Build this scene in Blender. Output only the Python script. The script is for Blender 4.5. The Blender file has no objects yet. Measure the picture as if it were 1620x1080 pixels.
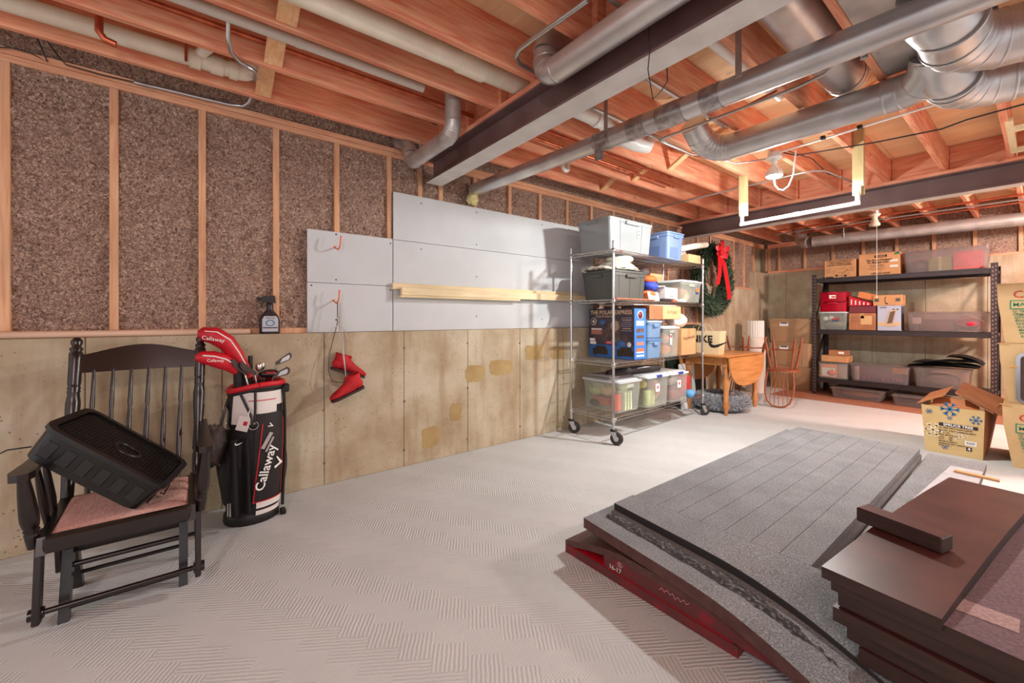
import bpy, bmesh, math, random
from mathutils import Vector, Matrix, Euler, noise
R = math.radians
random.seed(7)
scene = bpy.context.scene
col = scene.collection

# ------------------------------------------------------------------ camera, world, exposure
F, HY = 653.0, 503.0                       # focal length and horizon row of the 1620x1080 photograph
CAM = Vector((3.265, 0.0, 1.213))
YAW = R(52.1)
cam_data = bpy.data.cameras.new('camera')
cam_data.sensor_width = 36.0
cam_data.lens = 36.0 * F / 1620.0
cam_data.shift_y = -37.0 / 1620.0
cam_data.clip_start = 0.05
cam = bpy.data.objects.new('camera', cam_data)
cam.location = CAM
cam.rotation_euler = (R(90), 0, YAW)
col.objects.link(cam)
scene.camera = cam

world = bpy.data.worlds.new('world')
scene.world = world
world.use_nodes = True
bg = world.node_tree.nodes['Background']
bg.inputs['Color'].default_value = (1.0, 0.95, 0.96, 1)
bg.inputs['Strength'].default_value = 0.8
vs = scene.view_settings
vs.view_transform = 'Standard'
vs.look = 'None'
vs.gamma = 1.0
vs.use_curve_mapping = False
vs.exposure = 0.26

def lamp(name, loc, energy, color, size, kind='POINT', spot=None, rot=None, parent=None, blend=1.0):
    d = bpy.data.lights.new(name, kind)
    d.energy = energy
    d.color = color
    if kind in ('POINT', 'SPOT'):
        d.shadow_soft_size = size
    if kind == 'SPOT':
        d.spot_size = R(spot)
        d.spot_blend = blend
    o = bpy.data.objects.new(name, d)
    o.location = loc
    if rot:
        o.rotation_euler = rot
    col.objects.link(o)
    o.parent = parent
    return o

# unseen fill lamps: a likely bulb behind the camera, another added for the far wall
lamp('ceiling_fill_light', (4.3, -1.3, 2.42), 90, (.98, 0.96, 1.0), 0.15)
lamp('ceiling_fill_light', (4.6, 6.25, 2.42), 380, (1.0, 0.84, 0.77), 0.15)

# ------------------------------------------------------------------ helpers
_s, _c = math.cos(YAW), math.sin(YAW)      # camera forward is (-_c, _s, 0)
def at(x, y, X=None, Y=None, Z=None):
    """point of the place seen at a photograph position, on a plane of known X, Y or Z"""
    u = (x - 810.0) / F; v = (HY - y) / F
    r = Vector((-_c + _s * u, _s + _c * u, v))
    if X is not None: t = (X - CAM.x) / r.x
    elif Y is not None: t = (Y - CAM.y) / r.y
    else: t = (Z - CAM.z) / r.z
    return CAM + r * t

class MB:
    def __init__(s):
        s.v = []; s.f = []; s.sm = []
    def add(s, vs, fs, smooth=False, M=None):
        b = len(s.v)
        if M is not None:
            vs = [M @ Vector(p) for p in vs]
        s.v.extend([tuple(p) for p in vs])
        for f in fs:
            s.f.append(tuple(b + i for i in f)); s.sm.append(smooth)
        return s
    def box(s, x0, x1, y0, y1, z0, z1, M=None):
        vs = [(x0,y0,z0),(x1,y0,z0),(x1,y1,z0),(x0,y1,z0),(x0,y0,z1),(x1,y0,z1),(x1,y1,z1),(x0,y1,z1)]
        return s.add(vs, [(0,3,2,1),(4,5,6,7),(0,1,5,4),(1,2,6,5),(2,3,7,6),(3,0,4,7)], False, M)
    def cbox(s, c, d, b=0.004, M=None):
        """chamfered box: centre, full sizes"""
        hx, hy, hz = d[0]/2, d[1]/2, d[2]/2
        b = min(b, hx*.9, hy*.9, hz*.9)
        vs = []; idx = {}
        for sx in (-1,1):
            for sy in (-1,1):
                for sz in (-1,1):
                    for ax in range(3):
                        p = [sx*hx, sy*hy, sz*hz]
                        for k in range(3):
                            if k != ax: p[k] -= (sx,sy,sz)[k]*b
                        idx[(sx,sy,sz,ax)] = len(vs)
                        vs.append((c[0]+p[0], c[1]+p[1], c[2]+p[2]))
        fs = []
        g = lambda a,bb,cc,ax: idx[(a,bb,cc,ax)]
        for q in (-1,1):
            o = ((-1,-1),(1,-1),(1,1),(-1,1))
            if q < 0: o = o[::-1]
            fs.append([g(q,a,bb,0) for a,bb in o])
            fs.append([g(a,q,bb,1) for bb,a in o])
            fs.append([g(a,bb,q,2) for a,bb in o])
        for a in (-1,1):
            for bb in (-1,1):
                k = a*bb
                e = [g(-1,a,bb,1),g(1,a,bb,1),g(1,a,bb,2),g(-1,a,bb,2)]; fs.append(e if k<0 else e[::-1])
                e = [g(a,-1,bb,2),g(a,1,bb,2),g(a,1,bb,0),g(a,-1,bb,0)]; fs.append(e if k<0 else e[::-1])
                e = [g(a,bb,-1,0),g(a,bb,1,0),g(a,bb,1,1),g(a,bb,-1,1)]; fs.append(e if k<0 else e[::-1])
                for cc in (-1,1):
                    e = [g(a,bb,cc,0),g(a,bb,cc,1),g(a,bb,cc,2)]; fs.append(e if k*cc>0 else e[::-1])
        return s.add(vs, fs, False, M)
    def tube(s, pts, r, n=10, caps=True, smooth=True, M=None, flat=None):
        pts = [Vector(p) for p in pts]
        rs = r if isinstance(r, (list, tuple)) else [r]*len(pts)
        T = []
        for i in range(len(pts)):
            a = pts[max(i-1,0)]; b = pts[min(i+1,len(pts)-1)]
            d = (b-a)
            T.append(d.normalized() if d.length > 1e-9 else Vector((0,0,1)))
        up = Vector((0,0,1)) if abs(T[0].z) < .9 else Vector((1,0,0))
        N = (up - T[0]*up.dot(T[0])).normalized()
        vs = []; fs = []
        for i, p in enumerate(pts):
            if i:
                ax = T[i-1].cross(T[i])
                if ax.length > 1e-7:
                    N = Matrix.Rotation(T[i-1].angle(T[i]), 3, ax.normalized()) @ N
                N = (N - T[i]*N.dot(T[i])).normalized()
            B = T[i].cross(N)
            # keep the section true through a mitre
            k = 1.0
            if 0 < i < len(pts)-1:
                d1 = (pts[i]-pts[i-1]).normalized()
                cs = max(.5, d1.dot(T[i])); 
            for j in range(n):
                a = 2*math.pi*j/n
                q = N*math.cos(a) + B*math.sin(a)*(flat if flat else 1.0)
                vs.append(p + q*rs[i])
        for i in range(len(pts)-1):
            for j in range(n):
                k = (j+1) % n
                fs.append((i*n+j, i*n+k, (i+1)*n+k, (i+1)*n+j))
        s.add(vs, fs, smooth, M)
        if caps:
            b = len(vs)
            s.add([vs[j] for j in range(n)][::-1], [tuple(range(n))], False, M)
            s.add([vs[b-n+j] for j in range(n)], [tuple(range(n))], False, M)
        return s
    def lathe(s, prof, n=16, M=None, smooth=True, sx=1.0, sy=1.0, caps=True):
        vs = []; fs = []
        for (r, z) in prof:
            for j in range(n):
                a = 2*math.pi*j/n
                vs.append((r*math.cos(a)*sx, r*math.sin(a)*sy, z))
        for i in range(len(prof)-1):
            for j in range(n):
                k = (j+1) % n
                fs.append((i*n+j, i*n+k, (i+1)*n+k, (i+1)*n+j))
        s.add(vs, fs, smooth, M)
        if caps:
            if prof[0][0] > 1e-6: s.add(vs[:n][::-1], [tuple(range(n))], False, M)
            if prof[-1][0] > 1e-6: s.add(vs[-n:], [tuple(range(n))], False, M)
        return s
    def prism(s, poly, z0, z1, M=None, smooth=False):
        n = len(poly)
        vs = [(p[0],p[1],z0) for p in poly] + [(p[0],p[1],z1) for p in poly]
        fs = [tuple(range(n))[::-1], tuple(range(n,2*n))]
        s.add(vs, fs, False, M)
        b = [(i,(i+1)%n,n+(i+1)%n,n+i) for i in range(n)]
        s.add(vs, b, smooth, M)
        return s
    def grid(s, fn, nu, nv, smooth=True, M=None, wrap=False):
        vs = [fn(i/nu, j/nv) for i in range(nu+1) for j in range(nv+1)]
        fs = [(i*(nv+1)+j, (i+1)*(nv+1)+j, (i+1)*(nv+1)+j+1, i*(nv+1)+j+1) for i in range(nu) for j in range(nv)]
        return s.add(vs, fs, smooth, M)
    def hexa(s, p, M=None):
        """eight corners, bottom ring then top ring"""
        return s.add(p, [(0,3,2,1),(4,5,6,7),(0,1,5,4),(1,2,6,5),(2,3,7,6),(3,0,4,7)], False, M)
    def mesh(s, name, mat):
        me = bpy.data.meshes.new(name)
        me.from_pydata(s.v, [], s.f)
        me.polygons.foreach_set('use_smooth', s.sm)
        if mat: me.materials.append(mat)
        me.update()
        return me
    def build(s, name, mat, parent=None, loc=None, rot=None, kind=None, label=None):
        o = bpy.data.objects.new(name, s.mesh(name, mat))
        col.objects.link(o)
        o.parent = parent
        if loc is not None: o.location = loc
        if rot is not None: o.rotation_euler = rot
        if kind: o['kind'] = kind
        if label: o['label'] = label
        return o

def thing(name, label, cat, loc=(0,0,0), rz=0.0, group=None, rot=None):
    o = bpy.data.objects.new(name, None)
    o.empty_display_size = .05
    col.objects.link(o)
    o.location = loc
    o.rotation_euler = rot if rot else (0, 0, rz)
    o['label'] = label; o['category'] = cat
    if group: o['group'] = group
    return o
def tag(o, label, cat, group=None):
    o['label'] = label; o['category'] = cat
    if group: o['group'] = group
    return o
def structure(o):
    o['kind'] = 'structure'
    return o
def copy_tree(o, loc=None, rz=None, label=None, group=None, parent=None):
    c = o.copy(); col.objects.link(c); c.parent = parent
    if loc is not None: c.location = loc
    if rz is not None: c.rotation_euler = (0,0,rz)
    if label: c['label'] = label
    if group: c['group'] = group
    for ch in list(o.children):
        copy_tree(ch, parent=c)
    return c
def arc(c, a, b, ang0, ang1, n):
    """points on an arc: centre c, in-plane unit vectors a,b"""
    c = Vector(c); a = Vector(a); b = Vector(b)
    return [c + a*math.cos(ang0+(ang1-ang0)*i/n) + b*math.sin(ang0+(ang1-ang0)*i/n) for i in range(n+1)]

_texts = []
def text(body, size, mat, parent, loc, face='-y', name='lettering', align='CENTER', sx=1.0, roll=0.0, bold=0.0):
    c = bpy.data.curves.new(name, 'FONT')
    c.body = body; c.size = size; c.align_x = align; c.align_y = 'CENTER'
    c.extrude = 0.0004; c.resolution_u = 2
    c.offset = bold
    c.materials.append(mat)
    o = bpy.data.objects.new(name, c)
    col.objects.link(o)
    o.parent = parent
    rot = {'-y': Euler((R(90),0,0)), '+x': Euler((R(90),0,R(90))), '+z': Euler((0,0,0)), '+y': Euler((R(90),0,R(180))), '-x': Euler((R(90),0,R(-90)))}[face] if isinstance(face, str) else None
    m = rot.to_matrix().to_4x4() if rot else face
    o.matrix_local = Matrix.Translation(loc) @ m @ Matrix.Rotation(roll, 4, 'Z') @ Matrix.Diagonal((sx,1,1,1))
    _texts.append(o)
    return o
def finish_texts():
    bpy.context.view_layer.update()
    dg = bpy.context.evaluated_depsgraph_get()
    for o in _texts:
        me = bpy.data.meshes.new_from_object(o.evaluated_get(dg))
        n = bpy.data.objects.new('lettering', me)
        col.objects.link(n)
        n.parent = o.parent
        n.matrix_local = o.matrix_local.copy()
    for o in _texts:
        bpy.data.objects.remove(o, do_unlink=True)

def scribble(parent, m, c_, face, w, h, n=14, seed=1, r=.0012):
    rr = random.Random(seed); pts = []
    for i in range(n*2):
        u = -w/2 + w*i/(n*2-1); v = (h/2 if i % 2 else -h/2)*rr.uniform(.4,1.0)
        pts.append({'-y': (c_[0]+u, c_[1], c_[2]+v), '+x': (c_[0], c_[1]+u, c_[2]+v)}[face])
    b = MB(); b.tube(pts, r, 4)
    return b.build('handwriting', m, parent)

# ------------------------------------------------------------------ materials
def lin(c):
    if max(c) > 1.0: c = [k/255.0 for k in c]
    return tuple((k/12.92 if k <= .04045 else ((k+.055)/1.055)**2.4) for k in c) + (1.0,)
MATS = {}
def mat(name, c, rough=.6, metal=0.0, c2=None, nscale=20.0, stretch=(1,1,1), bump=0.0, bscale=None, sharp=(.35,.65), spec=.5, coat=0.0, detail=4.0, emit=0.0, dist=0.0):
    if name in MATS: return MATS[name]
    m = bpy.data.materials.new(name); m.use_nodes = True
    nt = m.node_tree; N = nt.nodes; L = nt.links
    b = N['Principled BSDF']
    b.inputs['Roughness'].default_value = rough
    b.inputs['Metallic'].default_value = metal
    b.inputs['Specular IOR Level'].default_value = spec
    b.inputs['Coat Weight'].default_value = coat
    b.inputs['Base Color'].default_value = lin(c)
    if emit:
        b.inputs['Emission Color'].default_value = lin(c); b.inputs['Emission Strength'].default_value = emit
    if c2 or bump:
        tc = N.new('ShaderNodeTexCoord'); mp = N.new('ShaderNodeMapping')
        mp.inputs['Scale'].default_value = stretch
        L.new(tc.outputs['Object'], mp.inputs['Vector'])
        no = N.new('ShaderNodeTexNoise'); no.inputs['Scale'].default_value = nscale
        no.inputs['Detail'].default_value = detail; no.inputs['Distortion'].default_value = dist
        L.new(mp.outputs['Vector'], no.inputs['Vector'])
    if c2:
        rp = N.new('ShaderNodeValToRGB')
        rp.color_ramp.elements[0].position = sharp[0]; rp.color_ramp.elements[0].color = lin(c)
        rp.color_ramp.elements[1].position = sharp[1]; rp.color_ramp.elements[1].color = lin(c2)
        L.new(no.outputs['Fac'], rp.inputs['Fac'])
        L.new(rp.outputs['Color'], b.inputs['Base Color'])
    if bump:
        src = no
        if bscale:
            src = N.new('ShaderNodeTexNoise'); src.inputs['Scale'].default_value = bscale; src.inputs['Detail'].default_value = 3
            L.new(mp.outputs['Vector'], src.inputs['Vector'])
        bp = N.new('ShaderNodeBump'); bp.inputs['Strength'].default_value = bump; bp.inputs['Distance'].default_value = .01
        L.new(src.outputs['Fac'], bp.inputs['Height']); L.new(bp.outputs['Normal'], b.inputs['Normal'])
    MATS[name] = m
    return m

def wood(name, c1, c2, axis='y', knot=(120,66,34), rough=.65, grain=9.0, knots=.5):
    if name in MATS: return MATS[name]
    m = mat(name, c1, rough, spec=.3)
    nt = m.node_tree; N = nt.nodes; L = nt.links; b = N['Principled BSDF']
    tc = N.new('ShaderNodeTexCoord'); mp = N.new('ShaderNodeMapping')
    k = {'x': (.07,1,1), 'y': (1,.07,1), 'z': (1,1,.07)}[axis]
    mp.inputs['Scale'].default_value = k
    L.new(tc.outputs['Object'], mp.inputs['Vector'])
    n1 = N.new('ShaderNodeTexNoise'); n1.inputs['Scale'].default_value = grain*4; n1.inputs['Detail'].default_value = 6; n1.inputs['Distortion'].default_value = 1.2
    L.new(mp.outputs['Vector'], n1.inputs['Vector'])
    r1 = N.new('ShaderNodeValToRGB')
    r1.color_ramp.elements[0].position = .32; r1.color_ramp.elements[0].color = lin(c1)
    r1.color_ramp.elements[1].position = .7; r1.color_ramp.elements[1].color = lin(c2)
    L.new(n1.outputs['Fac'], r1.inputs['Fac'])
    # slow board to board change
    n2 = N.new('ShaderNodeTexNoise'); n2.inputs['Scale'].default_value = 1.7
    L.new(tc.outputs['Object'], n2.inputs['Vector'])
    hs = N.new('ShaderNodeHueSaturation')
    mr = N.new('ShaderNodeMapRange'); mr.inputs[1].default_value = .3; mr.inputs[2].default_value = .7; mr.inputs[3].default_value = .82; mr.inputs[4].default_value = 1.12
    L.new(n2.outputs['Fac'], mr.inputs[0]); L.new(mr.outputs[0], hs.inputs['Value'])
    L.new(r1.outputs['Color'], hs.inputs['Color'])
    # knots
    mp2 = N.new('ShaderNodeMapping'); mp2.inputs['Scale'].default_value = {'x': (.5,1,1), 'y': (1,.5,1), 'z': (1,1,.5)}[axis]
    L.new(tc.outputs['Object'], mp2.inputs['Vector'])
    vo = N.new('ShaderNodeTexVoronoi'); vo.inputs['Scale'].default_value = 4.5
    L.new(mp2.outputs['Vector'], vo.inputs['Vector'])
    r2 = N.new('ShaderNodeValToRGB')
    r2.color_ramp.elements[0].position = .03; r2.color_ramp.elements[0].color = (knots*1.3,)*3+(1,)
    r2.color_ramp.elements[1].position = .085; r2.color_ramp.elements[1].color = (0,0,0,1)
    L.new(vo.outputs['Distance'], r2.inputs['Fac'])
    mx = N.new('ShaderNodeMixRGB')
    L.new(r2.outputs['Color'], mx.inputs['Fac']); L.new(hs.outputs['Color'], mx.inputs['Color1']); mx.inputs['Color2'].default_value = lin(knot)
    L.new(mx.outputs['Color'], b.inputs['Base Color'])
    bp = N.new('ShaderNodeBump'); bp.inputs['Strength'].default_value = .12; bp.inputs['Distance'].default_value = .004
    L.new(n1.outputs['Fac'], bp.inputs['Height']); L.new(bp.outputs['Normal'], b.inputs['Normal'])
    return m

def clear_plastic(name, tint=(235,238,235), fac=.3, rough=.15, edge=.25):
    if name in MATS: return MATS[name]
    m = bpy.data.materials.new(name); m.use_nodes = True
    nt = m.node_tree; N = nt.nodes; L = nt.links
    b = N['Principled BSDF']; out = N['Material Output']
    b.inputs['Base Color'].default_value = lin(tint); b.inputs['Roughness'].default_value = rough
    t = N.new('ShaderNodeBsdfTransparent'); t.inputs['Color'].default_value = lin([min(255,k+12) for k in tint])
    lw = N.new('ShaderNodeLayerWeight'); lw.inputs['Blend'].default_value = .25
    ad = N.new('ShaderNodeMath'); ad.operation = 'MULTIPLY_ADD'; ad.inputs[1].default_value = edge; ad.inputs[2].default_value = fac; ad.use_clamp = True
    L.new(lw.outputs['Fresnel'], ad.inputs[0])
    mx = N.new('ShaderNodeMixShader')
    L.new(ad.outputs[0], mx.inputs['Fac']); L.new(t.outputs[0], mx.inputs[1]); L.new(b.outputs[0], mx.inputs[2])
    L.new(mx.outputs[0], out.inputs['Surface'])
    MATS[name] = m
    return m

joist_wood = wood('joist_wood', (226,128,98), (244,184,146), 'y')
cross_wood = wood('cross_wood', (226,130,100), (244,186,150), 'x')
stud_wood = wood('stud_wood', (206,150,112), (228,180,142), 'z', knots=.25)
new_wood_y = wood('new_wood_y', (226,202,158), (240,222,184), 'y', knot=(150,96,56))
new_wood_z = wood('new_wood_z', (178,156,108), (196,176,130), 'z', knot=(150,96,56))
ply = wood('plywood', (238,190,142), (248,214,170), 'x', grain=3.0, knots=.35)
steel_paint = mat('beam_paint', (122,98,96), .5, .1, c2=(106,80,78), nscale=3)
steel_under = mat('beam_underside_lit', (206,202,198), .5, .0, c2=(222,220,216), nscale=9, sharp=(.4,.75))  # paler than the sides: light bounced off the floor, put into the colour
galv = mat('galvanised', (214,211,209), .36, .75, c2=(190,186,186), nscale=5, bump=.05, bscale=14)
galv_dull = mat('galvanised_dull', (196,190,186), .42, .65, c2=(166,160,156), nscale=7)
zinc = mat('conduit_zinc', (190,190,190), .3, .9)
copper = mat('copper', (206,112,78), .38, .85, c2=(170,84,60), nscale=15)
pvc = mat('pvc_white', (236,226,206), .38, c2=(226,214,192), nscale=8)
pvc_bright = mat('pvc_bright', (242,244,240), .35)
black_pl = mat('black_plastic', (26,22,21), .42)
black_cable = mat('black_cable', (40,34,34), .5)
chrome = mat('chrome', (206,206,210), .2, 1.0)
white_paint = mat('white_paint', (238,238,236), .4)
dark_print = mat('dark_print', (56,36,30), .7)
black_print = mat('black_print', (30,26,26), .7)
white_print = mat('white_print', (240,238,234), .6)
blue_print = mat('blue_print', (50,118,170), .7)
green_print = mat('green_print', (40,130,96), .7)
red_print = mat('red_print', (196,44,40), .7)
carton_tan = mat('carton_tan', (206,156,108), .8, c2=(192,140,94), nscale=6, sharp=(.3,.75))
carton_pale = mat('carton_pale', (212,180,132), .8, c2=(200,164,116), nscale=5, sharp=(.3,.75))
carton_brown = mat('carton_brown', (180,122,84), .8, c2=(164,106,72), nscale=6)
tape = mat('packing_tape', (190,146,100), .2)
# ================================================================== THE ROOM
LEDGE, STEP, HIGH = 1.106, 1.72, 2.06       # tops of the stepped concrete
CF = 0.06                                    # face of the concrete on the left wall (studs stand at X = 0)
FAR = 8.67
JB, SUB = 2.60, 2.835                        # underside of joists, underside of subfloor
X1, Y0 = 6.4, -2.6

# ---- carpet
def carpet_material():
    m = bpy.data.materials.new('carpet'); m.use_nodes = True
    nt = m.node_tree; N = nt.nodes; L = nt.links; b = N['Principled BSDF']
    b.inputs['Roughness'].default_value = .95; b.inputs['Specular IOR Level'].default_value = .1
    tc = N.new('ShaderNodeTexCoord'); mp = N.new('ShaderNodeMapping')
    mp.inputs['Rotation'].default_value = (0,0,R(33)); L.new(tc.outputs['Object'], mp.inputs['Vector'])
    nd = N.new('ShaderNodeTexNoise'); nd.inputs['Scale'].default_value = 30
    L.new(mp.outputs['Vector'], nd.inputs['Vector'])
    vm = N.new('ShaderNodeVectorMath'); vm.operation = 'SCALE'; vm.inputs['Scale'].default_value = .008
    L.new(nd.outputs['Color'], vm.inputs[0])
    va = N.new('ShaderNodeVectorMath'); va.operation = 'ADD'
    L.new(mp.outputs['Vector'], va.inputs[0]); L.new(vm.outputs[0], va.inputs[1])
    sp = N.new('ShaderNodeSeparateXYZ'); L.new(va.outputs[0], sp.inputs[0])
    def math_(op, a, b_=None, c=None):
        n = N.new('ShaderNodeMath'); n.operation = op
        for i, k in enumerate((a, b_, c)):
            if k is None: continue
            if isinstance(k, (int, float)): n.inputs[i].default_value = k
            else: L.new(k, n.inputs[i])
        return n.outputs[0]
    PATCH, PITCH = .125, .0155
    # rows shifted by half a block, blocks of ridges set at right angles to their neighbours
    row = math_('FLOOR', math_('DIVIDE', sp.outputs['Y'], PATCH))
    shx = math_('ADD', math_('DIVIDE', sp.outputs['X'], PATCH), math_('MULTIPLY', row, .5))
    cell = math_('ADD', math_('FLOOR', shx), row)
    par = math_('GREATER_THAN', math_('MODULO', math_('ADD', cell, 1000), 2.0), .5)
    third = math_('GREATER_THAN', math_('MODULO', math_('ADD', math_('MULTIPLY', cell, 1), math_('ADD', row, 999)), 3.0), 1.5)
    sx = math_('SINE', math_('MULTIPLY', sp.outputs['X'], 6.2832/PITCH))
    sy = math_('SINE', math_('MULTIPLY', sp.outputs['Y'], 6.2832/PITCH))
    sd = math_('SINE', math_('MULTIPLY', math_('ADD', sp.outputs['X'], sp.outputs['Y']), .7071*6.2832/(PITCH*.62)))
    mix = N.new('ShaderNodeMix'); L.new(par, mix.inputs[0]); L.new(sx, mix.inputs[2]); L.new(sy, mix.inputs[3])
    mix2 = N.new('ShaderNodeMix'); L.new(third, mix2.inputs[0]); L.new(mix.outputs[0], mix2.inputs[2])
    L.new(math_('MULTIPLY', sd, .45), mix2.inputs[3])
    nf = N.new('ShaderNodeTexNoise'); nf.inputs['Scale'].default_value = 260; nf.inputs['Detail'].default_value = 2
    L.new(tc.outputs['Object'], nf.inputs['Vector'])
    h = math_('ADD', mix2.outputs[0], math_('MULTIPLY', nf.outputs['Fac'], 1.6))
    bp = N.new('ShaderNodeBump'); bp.inputs['Strength'].default_value = .34; bp.inputs['Distance'].default_value = .004
    L.new(h, bp.inputs['Height']); L.new(bp.outputs['Normal'], b.inputs['Normal'])
    rp = N.new('ShaderNodeValToRGB')
    rp.color_ramp.elements[0].position = 0.0; rp.color_ramp.elements[0].color = lin((177,178,177))
    rp.color_ramp.elements[1].position = .55; rp.color_ramp.elements[1].color = lin((203,205,205))
    L.new(math_('MULTIPLY_ADD', h, .3, .35), rp.inputs['Fac'])
    nb = N.new('ShaderNodeTexNoise'); nb.inputs['Scale'].default_value = 2.2; nb.inputs['Detail'].default_value = 3
    L.new(tc.outputs['Object'], nb.inputs['Vector'])
    hs = N.new('ShaderNodeHueSaturation'); L.new(math_('MULTIPLY_ADD', nb.outputs['Fac'], .22, .88), hs.inputs['Value'])
    L.new(rp.outputs['Color'], hs.inputs['Color']); L.new(hs.outputs['Color'], b.inputs['Base Color'])
    return m
carpet = carpet_material()
fl = MB(); fl.box(-.2, X1, Y0, FAR+.15, -.05, 0)
structure(fl.build('floor', carpet))
rug = MB(); rug.cbox((2.05, 7.94, .004), (2.9, 1.32, .008), .003)
tag(rug.build('carpet_runner', mat('rust_carpet', (172,122,98), .95, c2=(156,108,86), nscale=120, bump=.5, spec=.1)), 'rust brown strip of carpet under the black shelving rack', 'carpet')

# ---- concrete
def concrete_material():
    m = mat('concrete', (190,174,152), .85, spec=.2)
    nt = m.node_tree; N = nt.nodes; L = nt.links; b = N['Principled BSDF']
    tc = N.new('ShaderNodeTexCoord')
    n1 = N.new('ShaderNodeTexNoise'); n1.inputs['Scale'].default_value = 2.2; n1.inputs['Detail'].default_value = 8; n1.inputs['Roughness'].default_value = .62
    L.new(tc.outputs['Object'], n1.inputs['Vector'])
    r1 = N.new('ShaderNodeValToRGB'); e = r1.color_ramp.elements
    e[0].position = .34; e[0].color = lin((166,148,122)); e[1].position = .66; e[1].color = lin((198,188,166))
    m2 = r1.color_ramp.elements.new(.5); m2.color = lin((182,167,141))
    L.new(n1.outputs['Fac'], r1.inputs['Fac'])
    # vertical runs and stains
    mp = N.new('ShaderNodeMapping'); mp.inputs['Scale'].default_value = (6,6,.8); L.new(tc.outputs['Object'], mp.inputs['Vector'])
    n2 = N.new('ShaderNodeTexNoise'); n2.inputs['Scale'].default_value = 1.6; n2.inputs['Detail'].default_value = 5
    L.new(mp.outputs['Vector'], n2.inputs['Vector'])
    r2 = N.new('ShaderNodeValToRGB'); r2.color_ramp.elements[0].position = .5; r2.color_ramp.elements[0].color = (0,0,0,1)
    r2.color_ramp.elements[1].position = .72; r2.color_ramp.elements[1].color = (.55,.55,.55,1)
    L.new(n2.outputs['Fac'], r2.inputs['Fac'])
    mx = N.new('ShaderNodeMixRGB'); L.new(r2.outputs['Color'], mx.inputs['Fac']); L.new(r1.outputs['Color'], mx.inputs['Color1']); mx.inputs['Color2'].default_value = lin((152,122,88))
    # bug holes
    vo = N.new('ShaderNodeTexVoronoi'); vo.inputs['Scale'].default_value = 36; L.new(tc.outputs['Object'], vo.inputs['Vector'])
    n3 = N.new('ShaderNodeTexNoise'); n3.inputs['Scale'].default_value = 5; L.new(tc.outputs['Object'], n3.inputs['Vector'])
    ml = N.new('ShaderNodeMath'); ml.operation = 'MULTIPLY_ADD'; ml.inputs[1].default_value = .38; ml.inputs[2].default_value = -.075
    L.new(n3.outputs['Fac'], ml.inputs[0])
    lt = N.new('ShaderNodeMath'); lt.operation = 'LESS_THAN'; L.new(vo.outputs['Distance'], lt.inputs[0]); L.new(ml.outputs[0], lt.inputs[1])
    mx2 = N.new('ShaderNodeMixRGB'); mx2.inputs['Color2'].default_value = lin((112,92,70))
    sc = N.new('ShaderNodeMath'); sc.operation = 'MULTIPLY'; sc.inputs[1].default_value = .7; L.new(lt.outputs[0], sc.inputs[0])
    L.new(sc.outputs[0], mx2.inputs['Fac']); L.new(mx.outputs['Color'], mx2.inputs['Color1'])
    L.new(mx2.outputs['Color'], b.inputs['Base Color'])
    n4 = N.new('ShaderNodeTexNoise'); n4.inputs['Scale'].default_value = 60; L.new(tc.outputs['Object'], n4.inputs['Vector'])
    sb = N.new('ShaderNodeMath'); sb.operation = 'SUBTRACT'; L.new(n4.outputs['Fac'], sb.inputs[0]); L.new(lt.outputs[0], sb.inputs[1])
    bp = N.new('ShaderNodeBump'); bp.inputs['Strength'].default_value = .25; bp.inputs['Distance'].default_value = .004
    L.new(sb.outputs[0], bp.inputs['Height']); L.new(bp.outputs['Normal'], b.inputs['Normal'])
    return m
concrete = concrete_material()
def wool_material():
    m = mat('wool', (150,112,96), .95, spec=.1)
    nt = m.node_tree; N = nt.nodes; L = nt.links; b = N['Principled BSDF']
    tc = N.new('ShaderNodeTexCoord')
    n1 = N.new('ShaderNodeTexNoise'); n1.inputs['Scale'].default_value = 80; n1.inputs['Detail'].default_value = 5; n1.inputs['Roughness'].default_value = .7
    n1.inputs['Distortion'].default_value = 1.0
    L.new(tc.outputs['Object'], n1.inputs['Vector'])
    r1 = N.new('ShaderNodeValToRGB'); e = r1.color_ramp.elements
    e[0].position = .33; e[0].color = lin((80,56,48)); e[1].position = .7; e[1].color = lin((236,212,190))
    q = e.new(.48); q.color = lin((158,126,110))
    L.new(n1.outputs['Fac'], r1.inputs['Fac'])
    L.new(r1.outputs['Color'], b.inputs['Base Color'])
    bp = N.new('ShaderNodeBump'); bp.inputs['Strength'].default_value = .9; bp.inputs['Distance'].default_value = .012
    L.new(n1.outputs['Fac'], bp.inputs['Height']); L.new(bp.outputs['Normal'], b.inputs['Normal'])
    return m
wool = wool_material()

def wool_sheet(p0, du, dv, nrm, nu, nv, amp=.02, seed=0.0):
    p0, du, dv, nrm = Vector(p0), Vector(du), Vector(dv), Vector(nrm)
    def fn(u, v):
        p = p0 + du*u + dv*v
        q = p*1.0 + Vector((seed,)*3)
        a = noise.noise(q*9)*.55 + noise.noise(q*28)*.55 + noise.noise(q*62)*.35
        return p + nrm*(a*amp)
    m = MB(); m.grid(fn, nu, nv)
    return m

wall_left = MB(); wall_left.box(-.2, -.095, Y0, FAR+.1, 0, SUB)
wall_left = structure(wall_left.build('wall_left', concrete))
seams = [.766 + .61*k for k in range(-6, 14)]
for a, b_ in zip(seams[:-1], seams[1:]):
    top = LEDGE if b_ < 6.3 else (STEP if b_ < 8.1 else HIGH)
    b_ = min(b_, FAR)
    m = MB(); m.cbox(((-.1+CF)/2, (a+b_)/2, top/2), (.1+CF, b_-a-.003, top), .004)
    m.build('concrete_panel', concrete, wall_left)
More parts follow.
